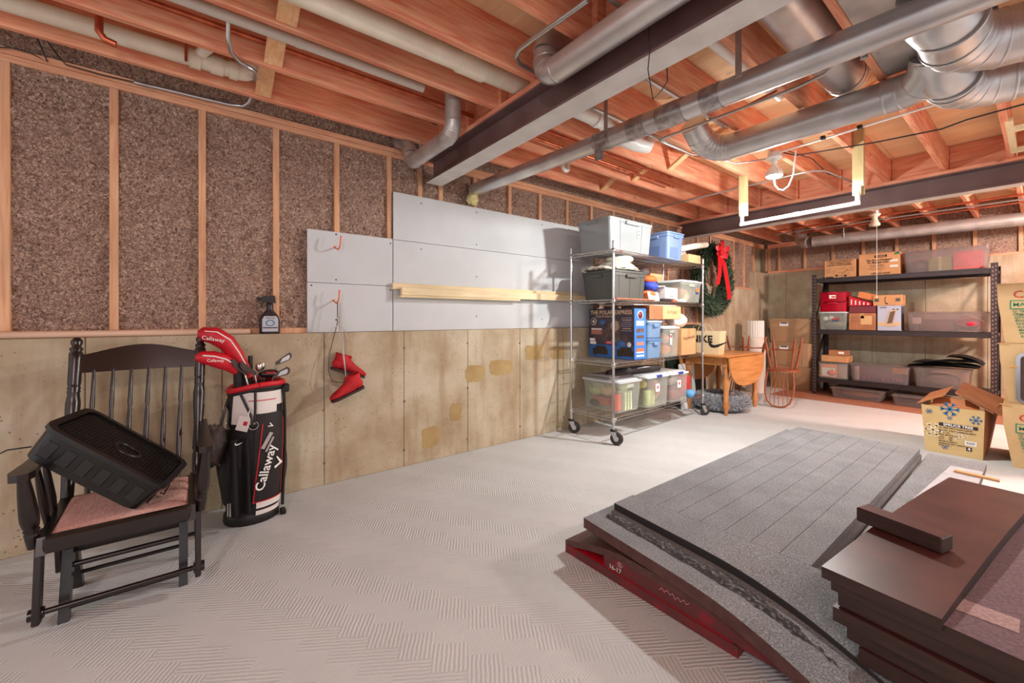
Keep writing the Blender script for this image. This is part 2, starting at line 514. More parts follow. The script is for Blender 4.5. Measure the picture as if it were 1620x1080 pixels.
# tie holes and plugs on the joints
tie = mat('tie_rust', (112,74,52), .9, c2=(150,120,90), nscale=40)
for k in seams[4:11]:
    for z in (.14, .56, .98):
        m = MB(); m.lathe([(.010,0),(.010,.002),(.006,.004)], 8, Matrix.Translation((CF-.001, k+random.uniform(-.004,.004), z+random.uniform(-.03,.03))) @ Matrix.Rotation(R(90),4,'Y'))
        m.build('form_tie', tie, wall_left)
# damp patches left by old parging: thin skins on the wall
skin = mat('parge_skin', (176,150,100), .8, c2=(160,132,84), nscale=7)
for (cx, cz, w, h, sd) in ((2.06, .705, .20, .15, 1), (1.62, .20, .17, .17, 2), (1.86, .38, .11, .16, 3), (2.36, .74, .28, .14, 4), (2.78, .86, .23, .15, 5), (3.12, .84, .2, .13, 6)):
    rr = random.Random(sd); pts = []
    for i in range(22):
        a = 2*math.pi*i/22
        k = 1/max(abs(math.cos(a)), abs(math.sin(a)))
        k = min(k, 1.25)*rr.uniform(.9, 1.08)
        pts.append((cx + math.cos(a)*k*w/2, cz + math.sin(a)*k*h/2))
    m = MB(); m.prism(pts, 0, .002, Matrix(((0,0,1,CF),(1,0,0,0),(0,1,0,0),(0,0,0,1))))
    m.build('parge_patch', skin, wall_left)
# sill, studs, plates
m = MB(); m.cbox((-.045, 1.85, LEDGE+.019), (.09, 8.9, .038), .002); m.build('sill_plate', stud_wood, wall_left)
m = MB(); m.cbox((-.045, 7.3, STEP+.019), (.09, 2.0, .038), .002); m.build('sill_plate', stud_wood, wall_left)
for z in (2.549, 2.588):
    m = MB(); m.cbox((-.044, 3.0, z), (.09, 11.3, .0365), .002); m.build('top_plate', wood('plate_wood', (214,146,110), (236,184,146), 'y', knots=.2), wall_left)
studs = [-1.165, -.753, -.347, .058, .4685, .87, 1.278, 1.549, 1.747, 2.106, 2.518, 2.924] + [3.33+.406*k for k in range(13)]
for y in studs:
    zb = LEDGE+.038 if y < 6.25 else (STEP+.038 if y < 8.25 else HIGH+.038)
    m = MB(); m.cbox((-.044, y, (zb+2.53)/2), (.089, .038, 2.53-zb), .002)
    m.build('stud', stud_wood, wall_left)
for i, (a, b_) in enumerate(zip(studs[:-1], studs[1:])):
    zb = LEDGE+.036 if b_ < 6.4 else STEP+.036
    if b_ - a < .1: continue
    nu = max(6, int((b_-a-.03)/.0135)); nv = int((2.53-zb)/.0135)
    if a > 4: nu //= 2; nv //= 2
    wool_sheet((-.024, a+.018, zb), (0, b_-a-.036, 0), (0,0,2.535-zb), (1,0,0), nu, nv, .036, i*3.1).build('insulation', wool, wall_left, kind='stuff')
# wool packed in the rim above the plate
wool_sheet((-.03, Y0, 2.606), (0, FAR-Y0, 0), (.10,0,.235), (.8,0,-.5), 420, 12, .03, 50).build('insulation', wool, wall_left, kind='stuff')

# ---- far wall
wall_far = MB(); wall_far.box(-.2, X1, FAR+.095, FAR+.2, 0, SUB)
wall_far = structure(wall_far.build('wall_far', concrete))
xs = [CF, .36] + [.36+.61*k for k in range(1, 11)]
for a, b_ in zip(xs[:-1], xs[1:]):
    m = MB(); m.cbox(((a+b_)/2, FAR+.05, HIGH/2), (b_-a-.003, .1, HIGH), .004); m.build('concrete_panel', concrete, wall_far)
m = MB(); m.cbox((3.2, FAR+.045, HIGH+.019), (6.3, .09, .038), .002); m.build('sill_plate', cross_wood, wall_far)
for z in (2.549, 2.588):
    m = MB(); m.cbox((3.2, FAR+.047, z), (6.3, .09, .0365), .002); m.build('top_plate', cross_wood, wall_far)
fst = [.03, .075, .245] + [.655+.406*k for k in range(14)]
for x in fst:
    m = MB(); m.cbox((x, FAR+.046, (HIGH+.038+2.53)/2), (.038, .089, 2.53-HIGH-.038), .002); m.build('stud', stud_wood, wall_far)
for i, (a, b_) in enumerate(zip(fst[:-1], fst[1:])):
    if b_-a < .1: continue
    wool_sheet((a+.018, FAR+.03, HIGH+.036), (b_-a-.036,0,0), (0,0,2.535-HIGH-.036), (0,-1,0), 14, 18, .02, 90+i*2.3).build('insulation', wool, wall_far, kind='stuff')
wool_sheet((0, FAR+.03, 2.606), (X1,0,0), (0,-.05,.235), (0,-1,0), 180, 8, .03, 150).build('insulation', wool, wall_far, kind='stuff')

# ---- ceiling
ceil = MB(); ceil.box(-.2, X1, Y0, FAR+.2, SUB+.02, SUB+.06)
ceil = structure(ceil.build('ceiling', ply))
y = Y0; r = 0
while y < FAR+.1:
    x = -.1 - (1.22 if r % 2 else 0)
    while x < X1:
        a, b_ = max(x, -.1), min(x+2.44, X1)
        if b_-a > .05:
            m = MB(); m.cbox(((a+b_)/2, y+.61, SUB+.0095), (b_-a-.003, 1.217, .019), .002); m.build('plywood_sheet', ply, ceil)
        x += 2.44
    y += 1.22; r += 1
BAYS = ((Y0, 1.70, .200), (1.60, 5.70, .238), (5.60, FAR+.03, .250))
for (a, b_, xo) in BAYS:
    for k in range(15):
        x = xo + .406*k + .019
        m = MB(); m.cbox((x, (a+b_)/2, (JB+SUB)/2), (.038, b_-a, SUB-JB-.001), .003); m.build('joist', joist_wood, ceil)
for (yb, xa, xb) in ((1.66, .200, .238), (5.655, .238, .250)):
    for k in range(14):
        a = max(xa, xb)+.04+.406*k; b_ = min(xa, xb)+.406*(k+1)
        m = MB(); m.cbox(((a+b_)/2, yb+.02, (JB+SUB)/2), (b_-a, .03, SUB-JB-.004), .002); m.build('blocking', cross_wood, ceil)
# wooden cross bridging between joists
for (yb, xo, ks) in ((.36, .200, (0,1,2,3,4)), (3.62, .238, (0,1,2,3,5,6)), (7.1, .250, (1,2,3,4,5,6))):
    for k in ks:
        a = xo+.038+.406*k; b_ = xo+.406*(k+1)
        for s, yy in (((1, yb),) if yb < 1 else ((1, yb-.036), (-1, yb+.036))):
            z0, z1 = (JB+.02, SUB-.02) if s > 0 else (SUB-.02, JB+.02)
            L_ = math.hypot(b_-a, z1-z0); an = math.atan2(z1-z0, b_-a)
            m = MB(); m.cbox((0,0,0), (L_, .088 if yb < 1 else .064, .019), .001, Matrix.Translation(((a+b_)/2, yy, (z0+z1)/2)) @ Matrix.Rotation(-an, 4, 'Y'))
            m.build('bridging', wood('bridging_wood', (232,168,118), (246,204,156), 'x', knots=.3), ceil)

# ---- steel beams with timber nailers
def steel_beam(y, label):
    t = thing('steel_beam', label, 'beam', (0, y, 0), group=None)
    zb, zt, w = 2.365, 2.562, .15
    m = MB()
    pr = [(-w/2,zb),(w/2,zb),(w/2,zb+.011),(.004,zb+.013),(.004,zt-.013),(w/2,zt-.011),(w/2,zt),(-w/2,zt),(-w/2,zt-.011),(-.004,zt-.013),(-.004,zb+.013),(-w/2,zb+.011)]
    m.prism(pr, .04, X1, Matrix(((0,0,1,0),(1,0,0,0),(0,1,0,0),(0,0,0,1))))
    m.build('i_section', steel_paint, t)
    m = MB(); m.box(.04, X1, -w/2+.001, w/2-.001, zb-.0012, zb-.0002); m.build('underside_bounce', steel_under, t)  # thin pale skin, painted as if lit from below
    m = MB(); m.cbox((X1/2, 0, (zt+JB)/2), (X1, .14, JB-zt-.002), .002); m.build('nailer', cross_wood, t)
    for k in range(12):
        for s in (-1, 1):
            m = MB(); m.lathe([(.011,-.016),(.011,-.011),(.006,-.009)], 6, Matrix.Translation((.4+k*.5, s*.045, zt-.0)))
            m.build('bolt', steel_paint, t)
    return t
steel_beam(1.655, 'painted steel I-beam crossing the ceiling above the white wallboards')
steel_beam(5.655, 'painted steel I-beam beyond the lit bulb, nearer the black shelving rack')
# ================================================================== SERVICES UNDER THE JOISTS
def ring(parent, p, d, r, m, w=.007, k=1.03, n=24):
    p = Vector(p); d = Vector(d).normalized()
    b = MB(); b.tube([p-d*w, p-d*w*.4, p+d*w*.4, p+d*w], [r*1.002, r*k, r*k, r*1.002], n, caps=False)
    return b.build('seam_ring', m, parent)
def duct(name, label, runs, m, cat='duct', group=None, n=26):
    """runs: list of (part name, points, radius, ring indices)"""
    t = thing(name, label, cat, (0,0,0), group=group)
    for (pn, pts, r, rings) in runs:
        pts = [Vector(p) for p in pts]
        b = MB(); b.tube(pts, r, n, caps=True); b.build(pn, m, t)
        for i in rings:
            a = pts[max(i-1,0)]; c_ = pts[min(i+1,len(pts)-1)]
            ring(t, pts[i], c_-a, r if not isinstance(r, list) else r[i], m, n=n)
    return t
def bend(p, a, b, rad, n=5):
    """arc from p+... : corner p, incoming unit dir a, outgoing unit dir b"""
    p = Vector(p); a = Vector(a).normalized(); b = Vector(b).normalized()
    c_ = p - a*rad + b*rad
    return [c_ + (-b)*rad*math.cos(math.pi/2*i/n) + a*rad*math.sin(math.pi/2*i/n) for i in range(n+1)]
XX, YY, ZZ = Vector((1,0,0)), Vector((0,1,0)), Vector((0,0,1))

# duct running beside the near beam
e1 = bend((1.64, 1.49, 2.495), -XX, ZZ, .085, 5)
e2 = bend((1.64, 1.49, 2.70), ZZ, YY, .075, 5)
duct('round_duct', 'slim galvanised duct running beside the near steel beam, elbowed up at its end',
     [('pipe', [(6.2,1.49,2.495), e1[0]], .064, [1]), ('elbow', e1, .066, [2,3,5]), ('riser', [e1[-1], e2[0]], .063, []), ('elbow', e2, .066, [2,3]), ('pipe', [e2[-1], (1.64,1.64,2.70)], .063, [])], galv)
# dryer vent at the wall
f1 = bend((.92, 1.34, 2.405), -ZZ, -XX, .075, 5)
f2 = bend((.27, 1.34, 2.405), -XX, ZZ, .07, 5)
duct('vent_duct', 'small dull vent duct dropping from the joists and bending to the insulated wall',
     [('riser', [(.92,1.34,2.72), f1[0]], .052, [1]), ('elbow', f1, .054, [2,3,5]), ('pipe', [f1[-1], f2[0]], .052, [1]), ('elbow', f2, .054, [2,4]), ('pipe', [f2[-1], (.245,1.34,2.53), (.12,1.34,2.62), (.02,1.34,2.66)], .052, [])], galv_dull)
b = MB(); b.tube([(.30,1.405,2.36),(.30,1.405,2.60)], .006, 6); tag(b.build('hanger_strap', galv_dull), 'short metal strap holding the vent duct by the wall', 'strap')
# flue pipe with taped joints
fl_ = [Vector((.02,2.07,2.40)), Vector((.75,2.125,2.40)), Vector((1.46,2.185,2.40)), Vector((1.50,2.188,2.40))]
t = duct('flue_pipe', 'long slim flue pipe with taped joints passing from wall foam to the elbows', [('pipe', fl_, .056, []),
     ('collar', [(1.50,2.188,2.40),(1.62,2.195,2.40)], .062, [1]), ('pipe', [(1.62,2.195,2.40),(3.6,2.30,2.405)], .064, [])], galv)
tp = mat('duct_tape', (150,142,138), .3, .6, c2=(186,180,178), nscale=26, bump=.5)
for (a, c_, r) in (((1.40,2.18,2.40),(1.53,2.189,2.40),.0635),((1.66,2.197,2.40),(1.78,2.204,2.40),.067),((1.86,2.208,2.40),(2.02,2.217,2.401),.0675),((2.12,2.222,2.401),(2.22,2.228,2.402),.0675)):
    b = MB(); pts = [Vector(a).lerp(Vector(c_), i/6) for i in range(7)]
    b.tube(pts, [r*random.uniform(.97,1.03) for _ in pts], 16, caps=False); b.build('tape_wrap', tp, t)
b = MB(); b.cbox((1.47,2.125,2.31), (.075,.002,.11), .0008); b.build('tape_tail', tp, t)
for x_ in (1.52, 2.345):
    b = MB(); b.box(x_-.015,x_+.015,2.13,2.134,2.40,2.80); b.build('strap', galv_dull, t)
# foam where the flue meets the wall
def blob(fn_seed, c_, r, amp, nu=14, nv=10, sx=1, sy=1, sz=1):
    def fn(u, v):
        a = 2*math.pi*u; p = math.pi*v
        d = Vector((math.cos(a)*math.sin(p)*sx, math.sin(a)*math.sin(p)*sy, math.cos(p)*sz))
        k = r*(1+amp*noise.noise(d*2.3+Vector((fn_seed,)*3))+amp*.5*noise.noise(d*5+Vector((fn_seed,)*3)))
        return Vector(c_)+d*k
    b = MB(); b.grid(fn, nu, nv); return b
tag(blob(3, (.045,2.05,2.31), .055, .5, sx=.7).build('spray_foam', mat('spray_foam', (230,220,160), .8, c2=(206,196,130), nscale=30, bump=.5)), 'yellow blob of spray foam where the flue meets the wall', 'foam')

# wide duct with elbow, under bay two
g1 = bend((1.66, 3.20, 2.50), -XX, Vector((0,-.82,.57)), .17, 6)
g2 = [Vector((2.77,3.20,2.50)), Vector((2.85,3.17,2.50)), Vector((2.90,3.10,2.53))]
duct('round_duct', 'wide galvanised duct above the lit bulb with a five-piece elbow',
     [('pipe', [g1[0], (2.74,3.20,2.50)], .092, [0]), ('elbow', g1, .094, [1,2,3,4,5]), ('pipe', [g1[-1], g1[-1]+Vector((0,-.82,.57))*.12], .092, []),
      ('elbow', [(2.70,3.20,2.50)]+g2+[(2.92,3.05,2.58)], .096, [0,1,2])], galv)
# bulky duct between joists
h1 = bend((2.52,3.28,2.70), YY, ZZ, .13, 5)
duct('round_duct', 'fat galvanised duct tucked between the joists left of the sheet metal',
     [('pipe', [(2.52,1.85,2.70), h1[0]], .105, [0]), ('elbow', h1[:5], .108, [1,2,3])], galv)
# sheet metal closing the joist bay, with take-offs
t = thing('sheet_metal_panel', 'flat galvanised sheet closing a joist bay beside the big elbows', 'sheet metal', (0,0,0))
b = MB(); b.cbox((2.93, 2.28, 2.597), (.43, 1.0, .003), .001); b.build('sheet', galv_dull, t)
b = MB(); b.cbox((2.93, 2.97, 2.597), (.43, .36, .003), .001); b.build('sheet', galv_dull, t)
for (x, y) in ((2.74,2.0),(2.74,2.5),(2.74,2.74),(2.74,2.83),(2.74,3.1),(3.12,2.6),(3.12,3.0)):
    b = MB(); b.lathe([(.005,0),(.005,-.003),(.002,-.004)], 6, Matrix.Translation((x,y,2.595))); b.build('screw', zinc, t)
# big elbows at the right
def elbow_duct(label, start, corner, out, r, rad, z):
    a = bend((corner[0],corner[1],z), YY, XX, rad, 4)
    duct('elbow_duct', label, [('boot', [Vector((start[0],start[1],z+.10)), Vector((start[0],start[1]+.10,z+.02)), Vector((corner[0],start[1]+.2,z))], r, []),
        ('pipe', [Vector((corner[0],start[1]+.15,z)), a[0]], r, [0]), ('elbow', a, r*1.03, [0,1,2,3,4]), ('pipe', [a[-1], Vector((out, corner[1], z))], r, [])], galv, n=30)
elbow_duct('upper of the two big segmented duct elbows at the top right', (2.99,2.42), (3.02,2.92), 4.6, .118, .20, 2.485)
elbow_duct('lower of the two big segmented duct elbows at the top right', (2.94,3.04), (2.97,3.43), 4.6, .112, .20, 2.485)
duct('round_duct', 'shaded galvanised duct along the far wall above the black rack',
     [('pipe', [(1.02,7.83,2.43),(4.8,8.25,2.43)], .082, [0]), ('elbow', [(.96,7.83,2.43),(.88,7.86,2.44),(.83,7.92,2.49),(.81,7.95,2.58),(.81,7.95,2.70)], .084, [1,2,3])], galv_dull)
b = MB(); b.tube([(1.42,7.79,2.43),(1.42,7.79,2.60)], .008, 6); tag(b.build('hanger_strap', zinc), 'short strap hanging the far wall duct', 'strap')

# plastic drains
def pipe(name, label, pts, r, m, cat='pipe', couplings=(), group=None, n=18):
    t = thing(name, label, cat, (0,0,0), group=group)
    b = MB(); b.tube(pts, r, n); b.build('pipe', m, t)
    for (p, d, L_) in couplings:
        p = Vector(p); d = Vector(d).normalized()
        b = MB(); b.tube([p-d*L_/2, p+d*L_/2], r*1.14, n); b.build('coupling', m, t)
    return t
v1 = bend((.33,.30,2.675), YY, Vector((.3,0,.95)), .07, 5)
pipe('drain_pipe', 'cream plastic drain pipe with couplings along the joist nearest the wall', [(.33,Y0,2.665), v1[0]]+v1[1:]+[Vector((.36,.305,2.80))], .044, pvc,
     couplings=(((.33,.02,2.672),YY,.05),((.33,.12,2.673),YY,.06),((.33,.20,2.674),YY,.04)))
b = MB(); b.tube([(.33,.03,2.69),(.40,.06,2.70),(.44,.12,2.76)], .028, 12); tag(b.build('drain_branch', pvc), 'short cream branch of the wall side drain pipe', 'pipe')
pipe('drain_pipe', 'thick cream plastic drain pipe with coupling running to the near steel beam', [(1.255,Y0,2.64),(1.255,.6,2.65),(1.25,1.66,2.67)], .056, pvc, couplings=(((1.25,1.27,2.663),YY,.17),))
pipe('waste_pipe', 'thin grey plastic pipe in the joist bay behind the drain pipes', [(.86,Y0,2.66),(.86,1.16,2.665)], .026, mat('pvc_grey', (206,198,188), .4), couplings=(((.86,.45,2.665),YY,.03),))
k1 = bend((1.25,2.50,2.68), YY, Vector((0,.25,-.97)), .10, 5)
pipe('drain_pipe', 'white plastic drain elbow dropping between joists beyond the near beam', [(1.25,1.76,2.68), k1[0]]+k1[1:4]+[Vector((1.27,2.62,2.60)), Vector((1.27,2.80,2.60)), Vector((1.27,2.95,2.62)), Vector((1.27,2.99,2.70)), Vector((1.27,3.0,2.80))], .054, pvc_bright, couplings=(((1.25,2.36,2.68),YY,.05),))
b = MB(); b.tube([(.46,2.80,2.80),(.46,2.80,2.66)]+arc((.46,2.835,2.66),-YY*.035,-ZZ*.035,0,math.pi,8)+[(.46,2.87,2.70)], .02, 12)
tag(b.build('drain_trap', pvc_bright), 'small white U-shaped drain trap between joists', 'trap')
pipe('drain_pipe', 'white plastic pipe with print beside the fat duct', [(2.19,1.75,2.68),(2.19,3.1,2.69)], .03, pvc_bright, couplings=(((2.19,2.9,2.69),YY,.05),))

# copper and conduit
pipe('copper_pipe', 'copper water pipe with soldered coupling beside the grey pipe', [(.72,Y0,2.68),(.72,1.62,2.682)], .0145, copper, couplings=(((.72,.96,2.68),YY,.04),))
pipe('copper_pipe', 'upper of two copper pipes beyond the near beam', [(.95,1.75,2.636),(.95,3.86,2.636)], .012, copper, couplings=(((.95,2.6,2.636),YY,.03),))
pipe('copper_pipe', 'lower of two copper pipes beyond the near beam', [(.80,1.75,2.636),(.80,4.15,2.64)], .012, copper, couplings=(((.80,3.2,2.636),YY,.03),((.80,3.3,2.636),YY,.03)))
pipe('copper_pipe', 'bright copper pipe under the joists above the black rack', [(.7,7.22,2.572),(5.6,7.22,2.572)], .013, copper)
pipe('copper_pipe', 'thin copper pipe nearest the far duct', [(.9,7.66,2.565),(5.6,7.66,2.565)], .011, copper)
pipe('conduit', 'white conduit between the copper pipes above the rack', [(.6,7.52,2.575),(5.6,7.52,2.575)], .010, zinc)
pipe('copper_pipe', 'short copper stub hanging at the top left corner', [(.46,-.35,2.80),(.46,-.35,2.60),(.46,-.33,2.57),(.46,-.29,2.56)], .016, copper)
for (y_, l_) in ((-.02, 'first copper pipe strap across the cream drain pipe'), (.30, 'second copper pipe strap, beside the hanging conduit')):
    b = MB(); b.tube([(.385+.2*(y_>.2),y_,2.80),(.385+.2*(y_>.2),y_,2.62)], .007, 8); tag(b.build('pipe_strap', copper), l_, 'strap')
cd = [at(362,-40,X=.80), at(361,60,X=.80), at(365,82,Z=2.585), at(379,98,Z=2.578), at(394,107,Z=2.572), at(404,113,Z=2.56), at(403,130,X=.20), at(399,150,X=.10), at(394,162,X=.06), at(384,168,X=.03), at(365,166,X=.02), at(330,158,X=.02), at(212,130,X=.02)]
pipe('conduit', 'steel conduit hooking down from the joists and along the wall plate', cd, .0105, zinc, couplings=((cd[4],cd[5]-cd[4],.04),(cd[11],cd[12]-cd[11],.03)), n=10)
pipe('cable', 'looped thin cable at the top left above the wall plate', [at(38,-10,X=.30), at(46,18,X=.22), at(58,58,X=.06), at(75,98,X=.02), at(50,84,X=.02), at(20,76,X=.02), at(-20,73,X=.02)], .0035, black_cable, 'cable', n=6)
pipe('cable', 'second thin cable trailing down to the wall conduit', [at(40,-5,X=.32), at(52,24,X=.22), at(72,62,X=.10), at(92,88,X=.03), at(104,102,X=.02), at(160,118,X=.02), at(212,130,X=.02)], .0035, black_cable, 'cable', n=6)
cc = [(1.72,-.9,2.575),(1.72,1.2,2.575),(1.72,1.58,2.578)]
pipe('conduit', 'bright conduit along a joist above the slim duct', [(2.12,-.5,2.585),(2.12,1.60,2.59)], .012, zinc, n=10)
ca = [at(930,0,Z=2.56), at(888,30,Z=2.56), at(845,60,Z=2.56), at(822,78,Z=2.565), at(816,90,Z=2.57), at(822,101,Z=2.58), at(850,116,Z=2.60)]
pipe('conduit', 'bent steel conduit curling round to the near steel beam', ca, .0115, zinc, couplings=((ca[1],ca[2]-ca[1],.04),), n=10)
pipe('conduit', 'bright conduit under the fourth joist beyond the near beam', [(1.455,1.75,2.588),(1.455,3.25,2.588)], .011, zinc, n=10)
pipe('conduit', 'bright conduit under the fifth joist beyond the near beam', [(1.865,1.75,2.588),(1.865,3.05,2.588)], .011, zinc, n=10)
pipe('conduit', 'conduit crossing the joists between flue and wide duct', [(1.55,3.40,2.585),(1.47,3.30,2.575),(1.465,2.9,2.57),(1.47,2.84,2.57),(1.52,2.815,2.57),(2.38,2.815,2.57),(2.52,2.80,2.58),(2.62,2.74,2.62),(2.66,2.64,2.70),(2.66,2.5,2.78)], .0095, zinc, couplings=(((2.30,2.815,2.57),XX,.05),), n=10)
pipe('copper_pipe', 'short copper tube behind the crossing conduit', [(2.02,2.88,2.60),(2.28,2.86,2.62)], .009, copper, n=8)
pipe('conduit', 'thin conduit crossing the joists to the wall past the blue tote', [(.12,4.56,2.582),(1.85,4.55,2.582),(1.95,4.57,2.582),(2.02,4.66,2.585),(2.10,5.4,2.59)], .0095, zinc, couplings=(((2.06,5.0,2.587),YY,.04),), n=10)
pipe('conduit', 'steel conduit dropping to a clamp right of the fat duct', [(2.70,1.8,2.63),(2.70,2.55,2.615),(2.705,2.66,2.60),(2.71,2.70,2.54)], .014, zinc, couplings=(((2.71,2.70,2.545),ZZ,.03),), n=10)
pipe('conduit', 'short white pipe end at the top right corner', [(3.12,2.12,2.80),(3.12,2.12,2.56)], .022, zinc, n=12)
pipe('cable', 'black cable sagging under the joists right of the bulb', [(1.93,3.92,2.60),(2.0,4.0,2.575),(2.17,4.04,2.565),(2.5,4.10,2.545),(2.83,4.16,2.54),(2.95,4.16,2.56),(3.2,4.11,2.55),(3.6,4.05,2.59)], .0055, black_cable, 'cable', n=8)
pipe('cable', 'thin dark cable along the joist side beyond the bulb', [(1.95,3.98,2.62),(2.0,4.4,2.64),(1.98,4.9,2.62),(2.05,5.4,2.63)], .004, black_cable, 'cable', n=6)
t = pipe('conduit', 'white conduit with black clips running right from the bulb', [(1.93,3.83,2.578),(2.2,3.82,2.582),(2.9,3.78,2.588),(3.4,3.74,2.588)], .008, white_paint, n=8)
for x_ in (2.24, 2.46, 2.9):
    b = MB(); b.cbox((x_, 3.80-.02*(x_-2.2)/.7, 2.585), (.03,.03,.025), .003); b.build('clip', black_pl, t)
pipe('cable', 'thin wire hanging in a loop under the near steel beam', [at(1026,35,Y=1.57), at(1028,80,Y=1.56), at(1025,110,Y=1.56), at(1033,157,Y=1.62), at(1045,146,Y=1.70), at(1056,128,Y=1.74), at(1055,104,Y=1.76)], .0026, black_cable, 'cable', n=6)

# ---- the lit bulb
LX, LY = 1.885, 3.86
t = thing('ceiling_bulb', 'lit white reflector bulb in a porcelain holder under the joist', 'light bulb', (LX, LY, 0))
b = MB(); b.lathe([(.052,2.598),(.052,2.560),(.046,2.556)], 8); b.build('junction_box', galv, t)
b = MB(); b.lathe([(.030,2.545),(.058,2.548),(.062,2.556),(.058,2.560),(.03,2.560)], 24); b.build('canopy', white_paint, t)
b = MB(); b.lathe([(.022,2.545),(.024,2.535),(.022,2.505),(.018,2.500)], 16); b.build('socket', white_paint, t)
b = MB(); b.lathe([(.018,2.502),(.022,2.490),(.036,2.462),(.056,2.430),(.061,2.412),(.061,2.402)], 24, caps=False); b.build('reflector', white_paint, t)
for k in range(16):
    a = 2*math.pi*k/16
    b = MB(); b.tube([(.030*math.cos(a),.030*math.sin(a),2.474),(.0585*math.cos(a),.0585*math.sin(a),2.432),(.0635*math.cos(a),.0635*math.sin(a),2.408)], .0022, 5); b.build('fin', white_paint, t)
glow = mat('bulb_glow', (255,255,250), .4, emit=18)
b = MB(); b.lathe([(.060,2.402),(.054,2.394),(.030,2.389),(.001,2.388)], 24, caps=False); b.build('lens', glow, t)
lamp('bulb_light', (0,0,2.376), 25, (.97,1.0,.97), .035, 'SPOT', spot=180, parent=t)
lamp('bulb_spill_light', (0,0,2.372), 165, (.97,1.0,.97), .035, 'SPOT', spot=178, parent=t, blend=.12)
lamp('bulb_glow_light', (0,0,2.368), 42, (.97,1.0,.97), .035, 'POINT', parent=t)
cw = [(LX,LY,2.39),(LX+.005,LY,2.34),(LX+.03,LY-.005,2.295),(LX+.07,LY-.01,2.275),(LX+.115,LY-.02,2.30),(LX+.15,LY-.03,2.38),(LX+.165,LY-.04,2.50),(LX+.17,LY-.04,2.57)]
pipe('cord', 'white cord hanging in a loop below the lit bulb', [Vector(p)-Vector((0,0,.012)) for p in cw], .005, white_paint, 'cord', n=8)
pipe('conduit', 'thin conduit sweeping left from the bulb holder under the wide duct', [(LX-.05,LY-.0,2.565),(LX-.14,LY-.06,2.555),(LX-.25,LY-.16,2.545),(LX-.29,LY-.27,2.56),(LX-.29,LY-.42,2.60)], .0065, zinc, n=8)

# ---- pull chain holder further back
t = thing('pull_chain_lampholder', 'empty porcelain lampholder with a long pull string in front of the rack', 'lampholder', (1.93,7.0,0))
b = MB(); b.lathe([(.05,2.598),(.05,2.565)], 8); b.build('junction_box', galv_dull, t)
b = MB(); b.lathe([(.020,2.40),(.055,2.41),(.058,2.43),(.035,2.47),(.028,2.52),(.060,2.545),(.062,2.560),(.02,2.565)], 20); b.build('holder', mat('porcelain', (226,212,188), .35), t)
b = MB(); b.tube([(.02,0,2.42),(.022,0,2.0),(.02,0,1.50)], .0022, 5); b.build('string', white_paint, t)
b = MB(); b.lathe([(.002,1.50),(.006,1.49),(.005,1.475),(.001,1.47)], 8, Matrix.Translation((.02,0,0))); b.build('bead', white_paint, t)

# ---- hanging rod
t = thing('hanging_rod', 'white plastic rod hung from two timber posts below the joists', 'rod', (0,4.30,0))
for x_ in (1.455, 2.345):
    b = MB(); b.cbox((x_, 0, 2.485), (.075,.038,.54), .003); b.build('post', new_wood_z, t)
    b = MB(); b.cbox((x_+.0, -.028, 2.25), (.05,.018,.07), .003); b.build('bracket', new_wood_z, t)
    b = MB(); b.tube([(x_, -.03, 2.24), (x_, -.03, 2.135)], .0165, 14); b.build('drop', pvc_bright, t)
b = MB(); b.tube([(1.44,-.03,2.132),(2.36,-.03,2.145)], .018, 16); b.build('rod', pvc_bright, t)
for x_ in (1.92,):
    b = MB(); b.tube([(x_-.02,-.03,2.139),(x_+.02,-.03,2.139)], .021, 16); b.build('coupling', pvc_bright, t)

# ---- timber hatch frame at the right edge
t = thing('ladder_bracing', 'pale timber ladder frame between joists at the right edge', 'bracing', (0,0,0))
for (x_, y_) in ((3.13,4.7),(3.13,5.3)):
    b = MB(); b.cbox((3.32, y_, 2.58), (.42,.04,.038), .002); b.build('rung', new_wood_y, t)
b = MB(); b.cbox((3.12,5.0,2.61), (.04,.9,.03), .002); b.build('rail', new_wood_y, t)
# ================================================================== ALONG THE LEFT WALL
board_white = mat('wallboard', (204,207,208), .6, c2=(198,201,202), nscale=3, spec=.25)
def wallboard(y0, y1, z0, z1, label, screws):
    t = thing('wallboard', label, 'panel', (0,(y0+y1)/2,z0))
    b = MB(); b.cbox((.008,0,(z1-z0)/2), (.0125,y1-y0,z1-z0), .0015); b.build('board', board_white, t)
    for (y, z) in screws:
        b = MB(); b.lathe([(.006,0),(.006,.0012),(.002,.0016)], 8, Matrix.Translation((.0143,y-(y0+y1)/2,z-z0)) @ Matrix.Rotation(R(90),4,'Y')); b.build('screw', dark_print, t)
wallboard(.662,1.298,1.108,1.471,'small white wallboard with the red boots hung on it',[(.86,1.2),(1.28,1.44),(.69,1.45)])
wallboard(.662,1.298,1.474,1.858,'small white wallboard with an empty orange hook',[(.86,1.50),(1.28,1.82),(.86,1.84)])
wallboard(1.304,3.74,1.108,1.853,'large lower white wallboard behind the timber boards',[(1.55,1.80),(2.11,1.60),(2.11,1.23),(2.93,1.5),(2.93,1.2)])
wallboard(1.304,3.74,1.856,2.246,'large upper white wallboard under the steel beam end',[(1.55,2.19),(2.11,1.90),(2.93,2.2),(2.11,2.2),(3.33,2.2)])
def plank(y0, y1, z0, z1, x0, x1, label):
    b = MB(); b.cbox(((x0+x1)/2,(y0+y1)/2,(z0+z1)/2), (x1-x0,y1-y0,z1-z0), .003)
    tag(b.build('timber_board', new_wood_y), label, 'board')
plank(1.285,3.45,1.446,1.498,.0148,.05,'back timber board fixed across the white wallboard')
plank(1.345,3.9,1.400,1.464,.051,.089,'front timber board fixed in front of the back board')
plank(1.335,2.58,1.382,1.399,.0148,.088,'thin brown strip under the front timber board')

